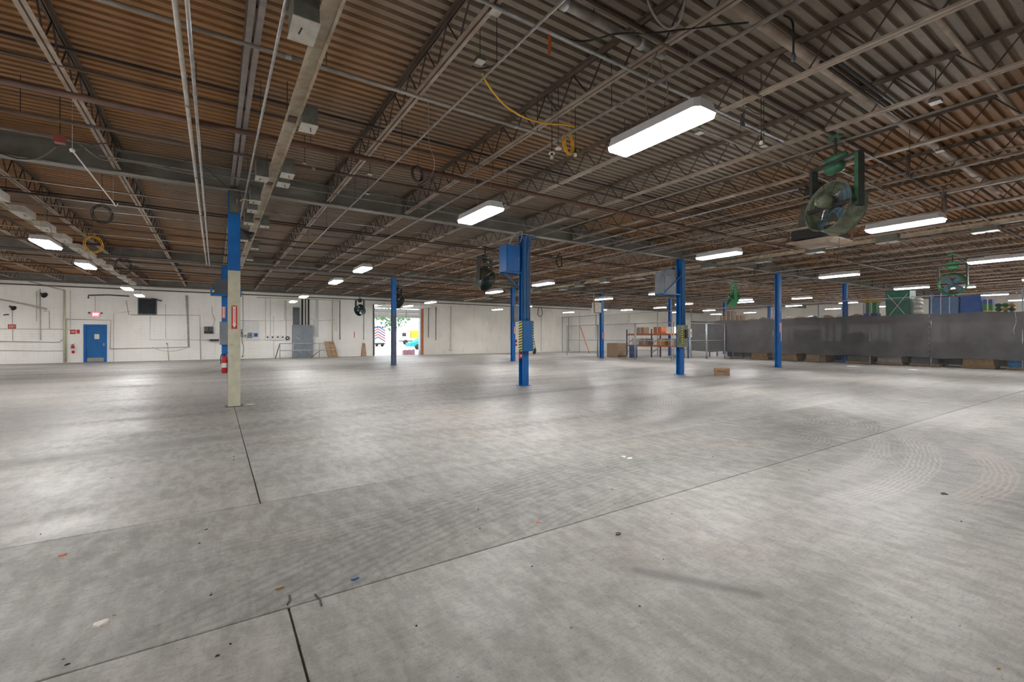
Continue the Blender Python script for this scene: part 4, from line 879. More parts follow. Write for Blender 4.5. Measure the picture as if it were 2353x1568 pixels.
for u, v0, v1, l, r in ((610, 683, 770, 'vertical conduit into the first white switch box', .014), (621, 683, 770, 'vertical conduit into the second white switch box', .014), (628.5, 727, 822, 'vertical conduit crossing the switch boxes to the floor', .012), (657, 690, 786, 'vertical conduit into the blue oval fitting', .02), (653, 690, 735, 'thin conduit beside the oval fitting drop', .012)):
    wpipe([(u, v0), (u + .5, v1)], r, M_pcond, l)
for u, r, l in ((694.5, .055, 'thickest dark conduit into the grey switchboard'), (702, .035, 'middle dark conduit into the grey switchboard'), (709, .055, 'dark conduit at the end of the grey switchboard top')): wpipe([(u, 688), (u, 747)], r, M_dark, l, d=.2)
for u, l in ((727, 'white conduit right of the grey switchboard'), (730.5, 'second white conduit right of the grey switchboard')): wpipe([(u, 690), (u + .3, 775)], .03, M_white, l)
wpipe([(712, 733), (721, 735), (722.5, 772)], .014, M_pcond, 'bent conduit at the switchboard corner'); wpipe([(731, 738), (770, 735)], .012, M_pcond, 'thin horizontal conduit right of the white conduits')
for u, v1, l, m_, r in ((764, 790, 'cream vertical pipe left of the leaning pallet top', M_cream, .04), (770, 760, 'thin white drop above the leaning pallet', M_white, .015), (774, 762, 'second thin white drop above the leaning pallet', M_white, .015), (781, 781, 'dark vertical conduit right of the leaning pallet', M_rust, .028), (836, 781, 'thin brown drop near the truck door', M_brown, .018)): wpipe([(u, 690), (u, v1)], r, m_, l)
wpipe([(590, 684), (700, 688), (781, 691)], .03, M_cream, 'pale horizontal pipe at the top of the wall near the switchboard', 'pipe', 'wall_pipe')
for u, v0, v1, l, m_, r in ((985, 708, 776, 'brown vertical drop right of the truck door', M_brown, .025), (1002, 706, 782, 'second brown vertical drop right of the truck door', M_brown, .025), (1037, 703, 800, 'white downpipe between pink wall and grey wall', M_white, .045),
                        (1172, 706, 782, 'thin drop behind the hazard striped cabinet', M_pcond, .018), (1244, 728, 808, 'thin dark drop with looped cord on the dusty wall', M_dark, .012), (1307, 728, 803, 'dark cord with plug on the dusty wall', M_dark, .02), (1313.5, 728, 780, 'thin drop beside the dark cord', M_pcond, .012), (1370, 715, 785, 'thin brown drop near the cage column', M_brown, .016)): wpipe([(u, v0), (u - .5, v1)], r, m_, l)
p = wp(1036, 804); one('valve', MB().box(p.x - .12, p.x + .12, YW - .12, YW - .01, p.z - .1, p.z + .06), M_cream, 'cream valve box at the foot of the white downpipe', 'valve')
p = wp(1307, 804); one('cord_plug', MB().lathe([(.03, 0), (.06, .02), (.05, .1), (.02, .14)], p - Vector((0, 0, .1)), n=8), M_black, 'black plug hanging low on the dusty wall', 'plug', smooth=True)
wpipe([(1238, 708), (1236, 722), (1241, 728), (1246, 722), (1244, 706)], .03, M_brown, 'looped brown hose high on the dusty wall', 'hose', 'hose', smooth=True)
wpipe([(203, 686), (203, 679), (250, 678), (297, 681)], .04, M_brown, 'dark stepped pipe above the lit EXIT sign', 'pipe', 'wall_pipe', .12)
wpipe([(348, 686), (372, 692)], .03, M_dark, 'short dark bar sticking out beside the louvre', 'bar', 'bar', .12)
wpipe([(10, 600), (10, 625), (60, 645), (150, 668)], .03, M_galv, 'bright pipe stepping down from the roof to the cream standpipe', 'pipe', 'wall_pipe', .3)
# wash basin corner
a, c = wp(478, 784, .25), wp(505, 768, .25); t = T('wash_basin', 'white wall wash basin with dark underside', 'basin', ((a.x + c.x) / 2, YW, a.z))
MB().prism([(YW - .45, c.z), (YW, c.z), (YW, a.z + .1), (YW - .32, a.z + .12)], 'x', a.x, c.x).build('bowl', M_white, t); MB().box(a.x + .1, c.x - .05, YW - .3, YW - .02, a.z, a.z + .12).build('trap_cover', M_dark, t); MB().tube([((a.x + c.x) / 2, YW - .1, c.z), ((a.x + c.x) / 2, YW - .1, c.z + .14), ((a.x + c.x) / 2, YW - .24, c.z + .13)], .014, 6).build('tap', M_steel, t)
for u0, u1, l in ((469, 479, 'grey towel dispenser above the wash basin'), (480, 490, 'second towel dispenser above the wash basin')):
    a, c = wp(u0, 767, 0), wp(u1, 751, 0); t = T('towel_dispenser', l, 'dispenser', ((a.x + c.x) / 2, YW, a.z)); MB().box(a.x, c.x, YW - .2, YW, a.z, c.z).build('case', M_boxd if u0 < 475 else M_dgrey, t); MB().box(a.x + .02, c.x - .02, YW - .206, YW - .2, a.z + .03, a.z + .15).build('slot', M_black, t)
a, c = wp(553, 783, 0), wp(596, 738, 0); one('white_board', MB().box(a.x, c.x, YW - .03, YW - .002, a.z, c.z), M_white, 'plain white board panel on the wall beside the cream column', 'board')
for u0, v0, u1, v1, l, m_ in ((570, 765, 579, 777, 'grey control box on the white board panel', M_grey), (584, 766, 592, 774, 'small blue box on the white board panel', M_blue2), (559, 769, 568, 776, 'round-fronted pale meter on the white board panel', M_box), (553, 757, 558, 775, 'slim grey box at the edge of the white board panel', M_grey)):
    a, c = wp(u0, v1, 0), wp(u1, v0, 0); t = T('control_box', l, 'electric box', ((a.x + c.x) / 2, YW, a.z)); MB().box(a.x, c.x, YW - .13, YW - .031, a.z, c.z).build('case', m_, t); MB().box((a.x + c.x) / 2 - .03, (a.x + c.x) / 2 + .03, YW - .14, YW - .13, (a.z + c.z) / 2 - .03, (a.z + c.z) / 2 + .05).build('switch', M_dark, t)
for k, u in enumerate((609.5, 621, 633, 644)):
    a, c = wp(u, 782, 0), wp(u + 10, 771, 0); t = T('switch_box', ('first', 'second', 'third', 'fourth')[k] + ' white switch box counted towards the grey switchboard', 'electric box', ((a.x + c.x) / 2, YW, a.z)); MB().box(a.x, c.x, YW - .1, YW, a.z, c.z).build('case', M_white, t)
    MB().lathe([(.06, 0), (.06, .015)], ((a.x + c.x) / 2, YW - .1, (a.z + c.z) / 2 + .04), (0, -1, 0), 10).build('dial', M_dark, t)
a, c = wp(657, 784, 0), wp(664, 771, 0); t = T('receptacle', 'blue oval receptacle beside the grey switchboard', 'receptacle', ((a.x + c.x) / 2, YW, a.z)); MB().lathe([(.13, 0), (.15, .04), (.1, .09)], ((a.x + c.x) / 2, YW, (a.z + c.z) / 2), (0, -1, 0), 12).build('body', M_dgrey, t, True); MB().lathe([(.05, .09), (.05, .1)], ((a.x + c.x) / 2, YW, (a.z + c.z) / 2), (0, -1, 0), 10).build('socket', M_white, t)
# grey switchboard with duct on top
x0, x1 = 4.66, 5.98; t = T('switchboard', 'tall grey two-section electrical switchboard against the white wall', 'switchboard', ((x0 + x1) / 2, YW - .3, 0)); yf = YW - .55
MB().box(x0, x1, yf, YW - .01, .0, 2.38).build('body', M_grey, t); xm = x0 + (x1 - x0) * .5
for a, c in ((x0 + .02, xm - .006), (xm + .006, x1 - .02)):
    for z0, z1 in ((.06, .52), (.53, 1.35), (1.36, 1.86), (1.87, 2.35)): MB().box(a, c, yf - .012, yf, z0, z1).build('panel', M_grey, t)
for xx, zz in ((x0 + .2, 1.5), (x0 + .3, .55), (xm + .2, .55)): MB().bar((xx, yf - .03, zz), (xx + .26, yf - .03, zz - .17), .03, .03).build('breaker_lever', M_box, t)
a, c = wp(673.5, 747, .2), wp(687.5, 707, .2); one('cable_duct', MB().box(a.x, c.x, YW - .32, YW - .005, 2.385, c.z).box(a.x - .02, c.x + .02, YW - .34, YW - .005, 3.2, 3.24), M_dgrey, 'dark cable duct standing on the grey switchboard', 'duct')
# guard rail
t = T('guard_rail', 'pale two-rail guard rail in front of the grey switchboard', 'railing', (5.0, YW - 1.3, 0)); yr = YW - 1.25
for z in (1.05, .56): MB().tube([(3.72, yr, z), (6.85, yr, z)], .028, 8).build('rail', M_post, t, True)
for xx in (3.74, 4.55, 6.3): MB().tube([(xx, yr, 0), (xx, yr, 1.05)], .026, 8).build('post', M_post, t, True)
MB().tube([(3.45, yr, 0), (3.74, yr, 1.05)], .028, 8).build('brace', M_rust, t, True); MB().tube([(5.75, yr, .04), (6.4, yr, .56)], .024, 8).build('brace', M_rust, t, True)
# pallet leaning on the wall
t = T('leaning_pallet', 'weathered wooden pallet leaning against the wall', 'pallet', (7.3, YW - .45, 0)); 
def lean(b, x0, x1, s0, s1, d0, d1):
    B = Vector((0, YW - .55, .0)); up = Vector((-.16, .34, .92)).normalized(); nn = Vector((0, -.94, .34)).normalized(); ex = Vector((1, 0, .0)).normalized()
    vs = [B + ex * x + up * s + nn * d for x in (x0, x1) for s in (s0, s1) for d in (d0, d1)]
    b.add(vs, [(0, 1, 3, 2), (4, 6, 7, 5), (0, 4, 5, 1), (2, 3, 7, 6), (0, 2, 6, 4), (1, 5, 7, 3)]); return b
for k in range(6): lean(MB(), 7.02, 7.72, .02 + k * .215, .16 + k * .215, .10, .12).build('deck_board', M_wood, t)
for k in range(3): lean(MB(), 7.03 + k * .31, 7.08 + k * .31, .02, 1.23, .02, .10).build('stringer', M_wood, t)
one('leaning_board', MB().prism([(9.6, 0), (10.0, 0), (9.88, 1.02), (9.72, 1.04)], 'y', YW - .12, YW - .02), M_card, 'narrow tan board leaning near the truck door', 'board')
one('wall_mark', MB().box(*sorted((wp(813, 776, 0).x, wp(815, 764, 0).x)), YW - .01, YW - .001, wp(813, 776, 0).z, wp(813, 763, 0).z), M_pink, 'small red strip sign near the truck door', 'sign')
# truck door: jambs, track, rolled-up sections
t = T('door_2', 'open overhead truck door with white panel sections', None, ((DX0 + DX1) / 2, YW, 0), kind='structure')
for xx, m_, w_ in ((DX0 - .06, M_dgrey, .1), (DX1 + .04, M_post, .12)): MB().box(xx - w_ / 2, xx + w_ / 2, YW - .06, YW + .31, 0, DZ).build('jamb', m_, t)
MB().box(DX1 + .12, DX1 + .30, YW - .05, YW, 0, DZ - .1).build('orange_guard', M_orange, t)
for k, (z0, z1) in enumerate(((3.10, 3.44), (3.45, 3.79))):
    s = MB().box(DX0 + .02, DX1 - .02, YW - .10, YW - .05, z0, z1).build('door_section', M_white, t)
    MB().box(DX0 + .02, DX1 - .02, YW - .106, YW - .10, z0 + .1, z0 + .115).build('crease', M_grey, s)
for k in range(4):
    yy = YW - .25 - k * .62; MB().add([(DX0 + .02, yy, 3.86 + .01 * k), (DX1 - .02, yy, 3.86 + .01 * k), (DX1 - .02, yy - .6, 3.87 + .01 * k), (DX0 + .02, yy - .6, 3.87 + .01 * k), (DX0 + .02, yy, 3.91 + .01 * k), (DX1 - .02, yy, 3.91 + .01 * k), (DX1 - .02, yy - .6, 3.92 + .01 * k), (DX0 + .02, yy - .6, 3.92 + .01 * k)], [(3, 2, 1, 0), (4, 5, 6, 7), (0, 1, 5, 4), (2, 3, 7, 6), (1, 2, 6, 5), (0, 4, 7, 3)]).build('door_section', M_white, t)
for xx in (DX0 - .02, DX1 + .0): MB().tube(cat_([(xx, YW - .12, .1), (xx, YW - .12, 3.3), (xx, YW - .2, 3.8), (xx, YW - .7, 3.97), (xx, YW - 2.9, 4.0)]), .025, 6).build('track', M_steel, t, True)
MB().tube([(DX0 + 2.6, YW - .12, 3.1), (DX0 + 2.6, YW - .12, 3.8), (DX0 + 2.75, YW - .6, 3.9)], .014, 6).build('pull_chain', M_dark, t)
# ================================================================== fence, cage and storage
def chain(b, p0, ex, L, z0, z1, pitch=.075, r=.0022):
    """diamond wire mesh: two families of straight wires, each a thin three-sided bar"""
    p0, ex = Vector(p0), Vector(ex).normalized(); Hh = z1 - z0; nn = Vector((-ex.y, ex.x, 0))
    n = int((L + Hh) / pitch)
    for sgn in (1, -1):
        for k in range(n + 1):
            s = -Hh + k * pitch if sgn > 0 else k * pitch
            # wire from (s, z0) going up by 45 degrees
            if sgn > 0: a, c = (s, 0.), (s + Hh, Hh)
            else: a, c = (s, 0.), (s - Hh, Hh)
            (x1, y1), (x2, y2) = a, c
            t0, t1 = 0., 1.
            dx = x2 - x1
            for lim, sg in ((0., 1), (L, -1)):
                f1 = (x1 - lim) * sg; f2 = (x2 - lim) * sg
                if f1 < 0 and f2 < 0: t0 = 2
                elif f1 < 0: t0 = max(t0, f1 / (f1 - f2))
                elif f2 < 0: t1 = min(t1, f1 / (f1 - f2))
            if t0 >= t1: continue
            P = [p0 + ex * (x1 + dx * t) + Vector((0, 0, z0 + Hh * t)) for t in (t0, t1)]
            d = (P[1] - P[0]).normalized(); q = nn; w_ = d.cross(q) * r
            off = q * (.003 * sgn)
            b.add([P[0] + w_ + off, P[0] - w_ + off, P[0] + q * r * 1.6 + off, P[1] + w_ + off, P[1] - w_ + off, P[1] + q * r * 1.6 + off], [(0, 1, 4, 3), (1, 2, 5, 4), (2, 0, 3, 5)])
    return b
FX = 29.9; FH = 3.56
t = T('screened_fence', 'tall chain link fence with dark privacy screen along the storage area', 'fence', (FX, 12, 0))
PY = [1.0, 2.3, 4.40, 7.46, 9.99, 12.53, 15.11, 17.83, 21.1]
for y in PY: 
    p = MB().tube([(FX, y, 0), (FX, y, FH + .03)], .032, 8).build('post', M_post, t, True); MB().lathe([(.036, FH + .03), (.036, FH + .05), (.01, FH + .07)], (FX, y, 0), n=8).build('post_cap', M_post, p)
MB().tube([(FX, .2, FH), (FX, 21.1, FH)], .022, 8).build('top_rail', M_post, t, True)
chain(MB(), (FX, .2, 0), (0, 1, 0), 20.9, .04, FH - .02).build('chain_link_mesh', M_wire, t)['kind'] = 'stuff'
def screen(y0, y1):
    b = MB(); n = int((y1 - y0) / .22); rows = 5; vs = []; rnd = random.Random(int(y0 * 10))
    for i in range(n + 1):
        y = y0 + (y1 - y0) * i / n; dz = .03 * math.sin(i * .55) + rnd.uniform(-.012, .012)
        for k in range(rows + 1):
            z = .47 + (2.66 - .47) * k / rows + (dz if k in (0, rows) else 0); vs.append((FX - .05 - .025 * math.sin(i * .8 + k * .9) * (.3 + .7 * (k > 0 and k < rows)), y, z))
    b.add(vs, [(i * (rows + 1) + k, (i + 1) * (rows + 1) + k, (i + 1) * (rows + 1) + k + 1, i * (rows + 1) + k + 1) for i in range(n) for k in range(rows)])
    return b
for y0, y1 in ((.2, 7.50), (7.512, 21.1)): screen(y0, y1).build('privacy_screen', M_screen, t, True)
for k in range(8): MB().lathe([(.012, 0), (.012, .01)], (FX - .085, 7.518, .65 + k * .27), (-1, 0, 0), 6).build('grommet_tie', M_white, t)
MB().tube(cat_([(FX - .07, 4.62, 2.6), (FX - .08, 4.58, 2.2), (FX - .09, 4.66, 1.8), (FX - .09, 4.62, 1.65)]), .012, 5).build('loose_tie', M_cond, t)
# fence run on towards the block wall, without screen
t = T('chain_link_fence', 'bare tall chain link fence continuing behind the low cage to the wall', 'fence', (FX, 27, 0))
for y in (24.2, 27.2, 30.4, 33.6, 36.2): MB().tube([(FX, y, 0), (FX, y, FH + .03)], .032, 8).build('post', M_post, t, True)
MB().tube([(FX, 21.15, FH), (FX, 36.35, FH)], .022, 8).build('top_rail', M_post, t, True)
chain(MB(), (FX, 21.15, 0), (0, 1, 0), 15.15, .04, FH - .02, .11).build('chain_link_mesh', M_wire, t)['kind'] = 'stuff'
# low cage in front
def cage_panel(p, q, label, posts=True, mid=True):
    p, q = Vector((*p, 0)), Vector((*q, 0)); L = (q - p).length; ex = (q - p).normalized(); Hh = 2.45
    t = T('cage_panel', label, 'fence panel', p)
    for e in (p + ex * .02, q - ex * .02): MB().tube([e, e + Vector((0, 0, Hh))], .032, 8).build('post', M_post, t, True)
    for z in (Hh - .02, 1.27): MB().tube([p + ex * .05 + Vector((0, 0, z)), q - ex * .05 + Vector((0, 0, z))], .024, 8).build('rail', M_post, t, True)
    chain(MB(), p + ex * .05, ex, L - .1, .05, Hh - .05, .09).build('chain_link_mesh', M_wire, t)['kind'] = 'stuff'
    return t
cage_panel((24.45, 18.55), (28.25, 18.75), 'wide low cage panel facing the open floor beside the hazard panel column'); cage_panel((28.3, 18.75), (29.8, 18.35), 'narrow low cage panel joining the screened fence')
cage_panel((24.35, 18.6), (24.15, 21.4), 'low cage side panel, first from the open floor corner'); cage_panel((24.15, 21.45), (24.1, 25.0), 'low cage side panel, second from the open floor corner'); cage_panel((24.1, 25.05), (24.1, 28.6), 'low cage side panel next to the cage column')
# storage racks
def rack(x, ys, label, beams=(1.25, 2.42), hh=3.0, m=None):
    t = T('pallet_rack', label, 'rack', (x, ys[0], 0))
    for y in ys:
        for dx in (0, 1.0): MB().box(x + dx - .04, x + dx + .04, y - .04, y + .04, 0, hh).build('upright', M_rackb, t)
        for k in range(int((hh - .85) / .65) + 1): z = .3 + k * .65; MB().bar((x, y, z), (x + 1.0, y, z + .5), .03, .03).build('brace', M_rackb, t)
    for a, c in zip(ys[:-1], ys[1:]):
        for z in beams:
            for dx in (0, 1.0): MB().box(x + dx - .025, x + dx + .025, a + .04, c - .04, z - .11, z).build('beam', m or M_rackr, t)
            MB().box(x + .03, x + .97, a + .05, c - .05, z, z + .015).build('deck_shelf', M_wood, t)
    return t
rack(32.2, [2.2, 4.9, 7.6, 10.3, 13.0, 15.7, 18.4, 21.1], 'long pallet rack with red beams behind the screened fence', hh=2.41)
rack(27.0, [20.0, 22.4, 24.8], 'blue rack with orange beams inside the low cage', (.9, 1.75), 2.1, M_orange)
def pallet(x0, y0, z, label, w=1.0, l=1.1, grp=None):
    t = T('wooden_pallet', label, 'pallet', (x0 + w / 2, y0 + l / 2, z), grp)
    for k in range(3): MB().box(x0 + k * (w - .08) / 2, x0 + k * (w - .08) / 2 + .08, y0, y0 + l, z + .02, z + .115).build('stringer', M_wood, t)
    for k in range(6): MB().box(x0, x0 + w, y0 + k * (l - .1) / 5, y0 + k * (l - .1) / 5 + .1, z + .115, z + .135).build('deck_board', M_wood, t)
    for k in range(3): MB().box(x0, x0 + w, y0 + k * (l - .1) / 2, y0 + k * (l - .1) / 2 + .1, z, z + .02).build('bottom_board', M_wood, t)
    return t
def bundle(x0, x1, y0, y1, z0, z1, m, label, cat='load', name='wrapped_load', straps=0, ms=None, lumps=True):
    """shrink-wrapped load: bulging skin and straps"""
    t = T(name, label, cat, ((x0 + x1) / 2, (y0 + y1) / 2, z0)); b = MB(); rnd = random.Random(int(y0 * 91 + z0 * 13)); nz, ny, nx = 5, 5, 3
    def pt(u, v, w_):
        j = .018 if lumps else 0
        return (x0 + (x1 - x0) * u + rnd.uniform(-j, j), y0 + (y1 - y0) * v + rnd.uniform(-j, j), z0 + (z1 - z0) * w_ + (rnd.uniform(-j, j) if 0 < w_ else 0))
    for (nu, nv, f) in ((ny, nz, lambda a, c: (0, a, c)), (ny, nz, lambda a, c: (1, a, c)), (nx, nz, lambda a, c: (a, 0, c)), (nx, nz, lambda a, c: (a, 1, c)), (nx, ny, lambda a, c: (a, c, 1)), (nx, ny, lambda a, c: (a, c, 0))):
        b.add([pt(*f(i / nu, k / nv)) for i in range(nu + 1) for k in range(nv + 1)], [(i * (nv + 1) + k, (i + 1) * (nv + 1) + k, (i + 1) * (nv + 1) + k + 1, i * (nv + 1) + k + 1) for i in range(nu) for k in range(nv)])
    b.build('skin', m, t)
    ms = ms or M_paper
    if straps == 'x':
        for a, c in (((z0 + .05), (z1 - .2)), ((z1 - .2), (z0 + .05))): MB().bar((x0 - .03, y0 + .1, a), (x0 - .03, y1 - .1, c), .012, .03).build('strap', ms, t)
    else:
        for k in range(straps or 0):
            y = y0 + (y1 - y0) * (k + 1) / (straps + 1); MB().box(x0 - .03, x0 - .02, y - .018, y + .018, z0, z1).build('strap', ms, t)
    return t
def cmat(n, c): return mat(n, c, .55, 0, scale=6)
Z2 = 2.435; XF = 32.25
G = 'pallets on the rack behind the fence'
LOADS = [(8.93, 10.05, 4.12, cmat('green_wrap', (60, 128, 104)), 'tall load in green wrap with crossed white straps', 'x'), (6.96, 8.02, 3.62, cmat('pale_blue_wrap', (98, 136, 184)), 'load in pale blue wrap with white straps', 2), (6.14, 6.93, 3.60, cmat('blue_tarp', (34, 92, 178)), 'load under a bright blue tarp', 0)]
for y0, y1, zt, m_, l, s in LOADS:
    pallet(XF + .0, y0, Z2, 'rack pallet under the ' + l, .98, y1 - y0, G); bundle(XF, XF + .95, y0 + .02, y1 - .02, Z2 + .137, zt, m_, l + ' on the rack', straps=s)
pallet(XF, 10.4, Z2, 'rack pallet under the gold, green and purple boxes', .98, .75, G)
def carton(x0, x1, y0, y1, z0, z1, m, label, tape=None, grp=None):
    t = T('carton', label, 'box', ((x0 + x1) / 2, (y0 + y1) / 2, z0), grp); MB().box(x0, x1, y0, y1, z0, z1).build('body', m, t)
    MB().box(x0 - .003, x1 + .003, (y0 + y1) / 2 - .025, (y0 + y1) / 2 + .025, z0 + .01, z1 + .003).build('tape', tape or M_paper, t); return t
c0 = Z2 + .137
carton(XF, XF + .6, 10.45, 11.1, c0, c0 + .32, cmat('purple_print', (72, 66, 138)), 'purple box lowest under the green tub'); carton(XF, XF + .5, 10.48, 10.92, c0 + .322, c0 + .95, cmat('kelly_green', (22, 142, 72)), 'bright green box on the purple box')
carton(XF, XF + .6, 10.42, 11.1, c0 + .96, c0 + 1.22, cmat('gold_print', (190, 152, 42)), 'gold box on top of the bright green box'); carton(XF, XF + .5, 10.95, 11.12, c0 + .322, c0 + .95, cmat('lilac_print', (168, 160, 190)), 'lilac box wedged beside the bright green box')
pallet(XF, 8.52, Z2, 'rack pallet under the white sacks', .98, .38, G)
for k in range(5): one('sack', MB().blob((XF + .45, 8.71, c0 + .115 + k * .225), (.44, .20, .125), k + 3, 12, 7, .06), M_paper, ('lowest', 'second', 'third', 'fourth', 'topmost')[k] + ' white sack of the stack beside the green wrapped load', 'sack', 'stacked white sacks', smooth=True)
carton(XF, XF + .5, 7.35, 7.95, 3.64, 3.80, cmat('violet_print', (70, 58, 130)), 'violet box on the pale blue load'); carton(XF + .05, XF + .5, 7.05, 7.32, 3.64, 3.72, cmat('crimson_print', (176, 36, 62)), 'crimson box on the pale blue load')
pallet(XF, 5.0, Z2, 'rack pallet under the small bright bins', .98, 1.1, G)
for k, (m_, h_, l) in enumerate(((cmat('bin_yellow', (222, 196, 46)), .26, 'yellow bin under the green bin'), (cmat('bin_green', (46, 144, 78)), .34, 'green bin between the yellow and blue bins'), (cmat('bin_blue', (52, 92, 172)), .2, 'blue bin on top of the green bin'))):
    z = c0 + (0, .262, .604)[k]; carton(XF, XF + .5, 5.76, 6.08, z, z + h_, m_, l)
for k in range(9):
    a, r_ = k % 3, k // 3; one('sack', MB().blob((XF + .25, 5.12 + a * .235, c0 + .1 + r_ * .20), (.25, .125, .105), k, 10, 6, .08), (cmat('sack_green', (48, 118, 62)), cmat('sack_dark', (40, 78, 48)), cmat('sack_amber', (190, 150, 70)))[(a + r_) % 3], 'small printed sack in the green and amber pile on the rack', 'sack', 'small printed sacks on the rack', smooth=True)
for k in range(4): carton(XF, XF + .6, 3.2 + (k % 2) * .62, 3.8 + (k % 2) * .62, c0 - .137 + (k // 2) * .42, c0 + .26 + (k // 2) * .42, cmat('purple_sack', (92, 84, 140)) if k < 3 else cmat('bin_yellow', (222, 196, 46)), ('lower purple carton by the rack end', 'second lower purple carton by the rack end', 'upper purple carton by the rack end', 'yellow carton topping the purple ones')[k])
rnd = random.Random(5)
for k in range(9):
    y = 11.6 + k * .8; pallet_y = y
    one('rag_bale', MB().blob((XF + .45, y, Z2 + .24), (.42, .36, .235), k + 20, 12, 7, .16), (M_wood, M_paper, M_card, M_boxd)[k % 4], ('tan', 'off-white', 'brown', 'grey')[k % 4] + ' lumpy bale on the rack behind the screen', 'bale', 'lumpy bales on the rack', smooth=False)
for k in range(15):
    a, r_ = k % 5, k // 5; carton(XF + .05, XF + .55, 18.6 + a * .34, 18.92 + a * .34, Z2 + .016 + r_ * .34, Z2 + .34 + r_ * .34, M_card, 'brown carton in the stepped stack beyond the last bale', grp='stepped brown cartons') if not (r_ == 2 and a in (0, 1, 4)) else None
# floor-level loads behind the fence
FL = [(16.3, M_wood, .62, 'stack of brown boards on a floor pallet by the cage'), (14.5, M_card, .7, 'brown carton load on a floor pallet, second from the cage'), (12.9, M_card, .8, 'dented carton load on a floor pallet beside the fence column'), (10.72, M_boxd, .8, 'grey bagged load on a floor pallet'), (9.3, cmat('silver_wrap', (168, 160, 156)), .85, 'silver wrapped load on a floor pallet'), (7.85, M_dgrey, .9, 'dark crate load on a floor pallet'), (5.9, M_wood, .7, 'timber offcuts on a floor pallet'), (4.4, cmat('cyan_drum', (20, 128, 184)), .55, 'bright cyan bagged load near the rack end')]
for y, m_, hh, l in FL:
    pallet(30.45, y - .55, 0, 'floor pallet under the ' + l.split(' on ')[0].split(' near')[0], 1.0, 1.15, 'floor pallets behind the fence'); bundle(30.48, 31.42, y - .5, y + .55, .137, hh, m_, l + ', behind the fence')
bundle(33.6, 34.4, 2.5, 20.5, .0, 1.1, M_boxd, 'long row of dark bagged goods under the rack', lumps=True)
for k in range(7):
    y = 2.8 + 2.7 * k; carton(32.3, 33.0, y, y + 1.4, 1.27, 1.27 + .5 + .2 * (k % 3), (M_boxd, M_card, M_red, M_dgrey)[k % 4], ('grey', 'brown', 'red', 'dark')[k % 4] + ' carton on the lower rack shelf, bay ' + ('one', 'two', 'three', 'four', 'five', 'six', 'seven')[k] + ' from the rack end')
# inside the cage
pallet(25.0, 23.9, 0, 'floor pallet under the beige wrapped load in the cage', 1.0, 1.1); bundle(25.02, 25.98, 23.92, 24.98, .137, 1.05, M_card, 'beige wrapped load inside the cage')
t = T('drum', 'blue plastic drum inside the cage', 'drum', (25.6, 22.9, 0)); MB().lathe([(.27, 0), (.29, .03), (.29, .28), (.3, .3), (.29, .32), (.29, .58), (.3, .6), (.29, .62), (.29, .86), (.26, .9)], (25.6, 22.9, 0), n=18).build('shell', M_rackb, t, True); MB().lathe([(.04, .9), (.04, .93)], (25.68, 22.9, 0), n=8).build('bung', M_dark, t)
for k, (y, z, m_, l) in enumerate(((20.3, .917, M_card, 'tan carton on the cage rack lower shelf'), (21.3, .917, cmat('amber_box', (206, 150, 60)), 'amber carton on the cage rack lower shelf'), (22.8, .917, M_card, 'tan carton at the middle of the cage rack'), (23.7, .917, M_paper, 'white carton on the cage rack'), (20.5, 1.767, M_paper, 'white carton on the cage rack top'), (21.6, 1.767, M_orange, 'orange carton on the cage rack top'), (23.2, 1.767, M_card, 'tan carton on the cage rack top'))): carton(27.1, 27.7, y, y + .7, z, z + .48, m_, l)
one('orange_pole', MB().tube([(29.0, 31.2, .0), (29.6, 33.2, 2.6)], .04, 8), M_orange, 'orange pole leaning against the bare fence', 'pole', smooth=True)
for k in range(6): one('steel_tube', MB().tube([(28.4 + k * .2, 20.6 + .1 * (k % 2), .0), (28.5 + k * .2, 20.9, 1.5 + .12 * (k % 3))], .025, 8).box(28.38 + k * .2, 28.42 + k * .2, 20.55 + .1 * (k % 2), 20.65 + .1 * (k % 2), 0, .02), M_post, 'pale steel tube standing in the cage', 'tube', 'standing tubes in the cage', smooth=True)
# ================================================================== on the open floor
p, q = px(1640, 863, Z=0), px(1677, 864, Z=0); ex = (q - p).normalized(); ey = Vector((-ex.y, ex.x, 0)); L = (q - p).length
t = T('cardboard_carton', 'lone brown printed cardboard carton lying on the open floor', 'box', p)
b = MB(); vs = [p + ex * a + ey * c + Vector((0, 0, z)) for a in (0, L) for c in (0, .34) for z in (0, .275)]
b.add(vs, [(0, 1, 3, 2), (4, 6, 7, 5), (0, 4, 5, 1), (2, 3, 7, 6), (0, 2, 6, 4), (1, 5, 7, 3)]); b.build('body', M_card, t)
e = ey * -.003; MB().add([p + e + Vector((0, 0, .0)), p + ex * -.004 + e, p + ex * -.004 + ey * .34, p + ex * -.004 + ey * .34 + Vector((0, 0, .275)), p + ex * -.004 + e + Vector((0, 0, .275))], [(1, 2, 3, 4)]).build('pale_end', M_paper, t)
for k, (a, c) in enumerate(((0, .165), (.175, .34))): MB().add([p + ey * a + Vector((0, 0, .2765)), p + ex * L + ey * a + Vector((0, 0, .2765)), p + ex * L + ey * c + Vector((0, 0, .285 - .0 * k)), p + ey * c + Vector((0, 0, .285))], [(0, 1, 2, 3)]).build('flap', M_card, t)
text_mesh('lettering', 'HHHAVS', .085, M_dark, t, p + ex * L * .5 - ey * .004 + Vector((0, 0, .16)), ex, (0, 0, 1), depth=.001)
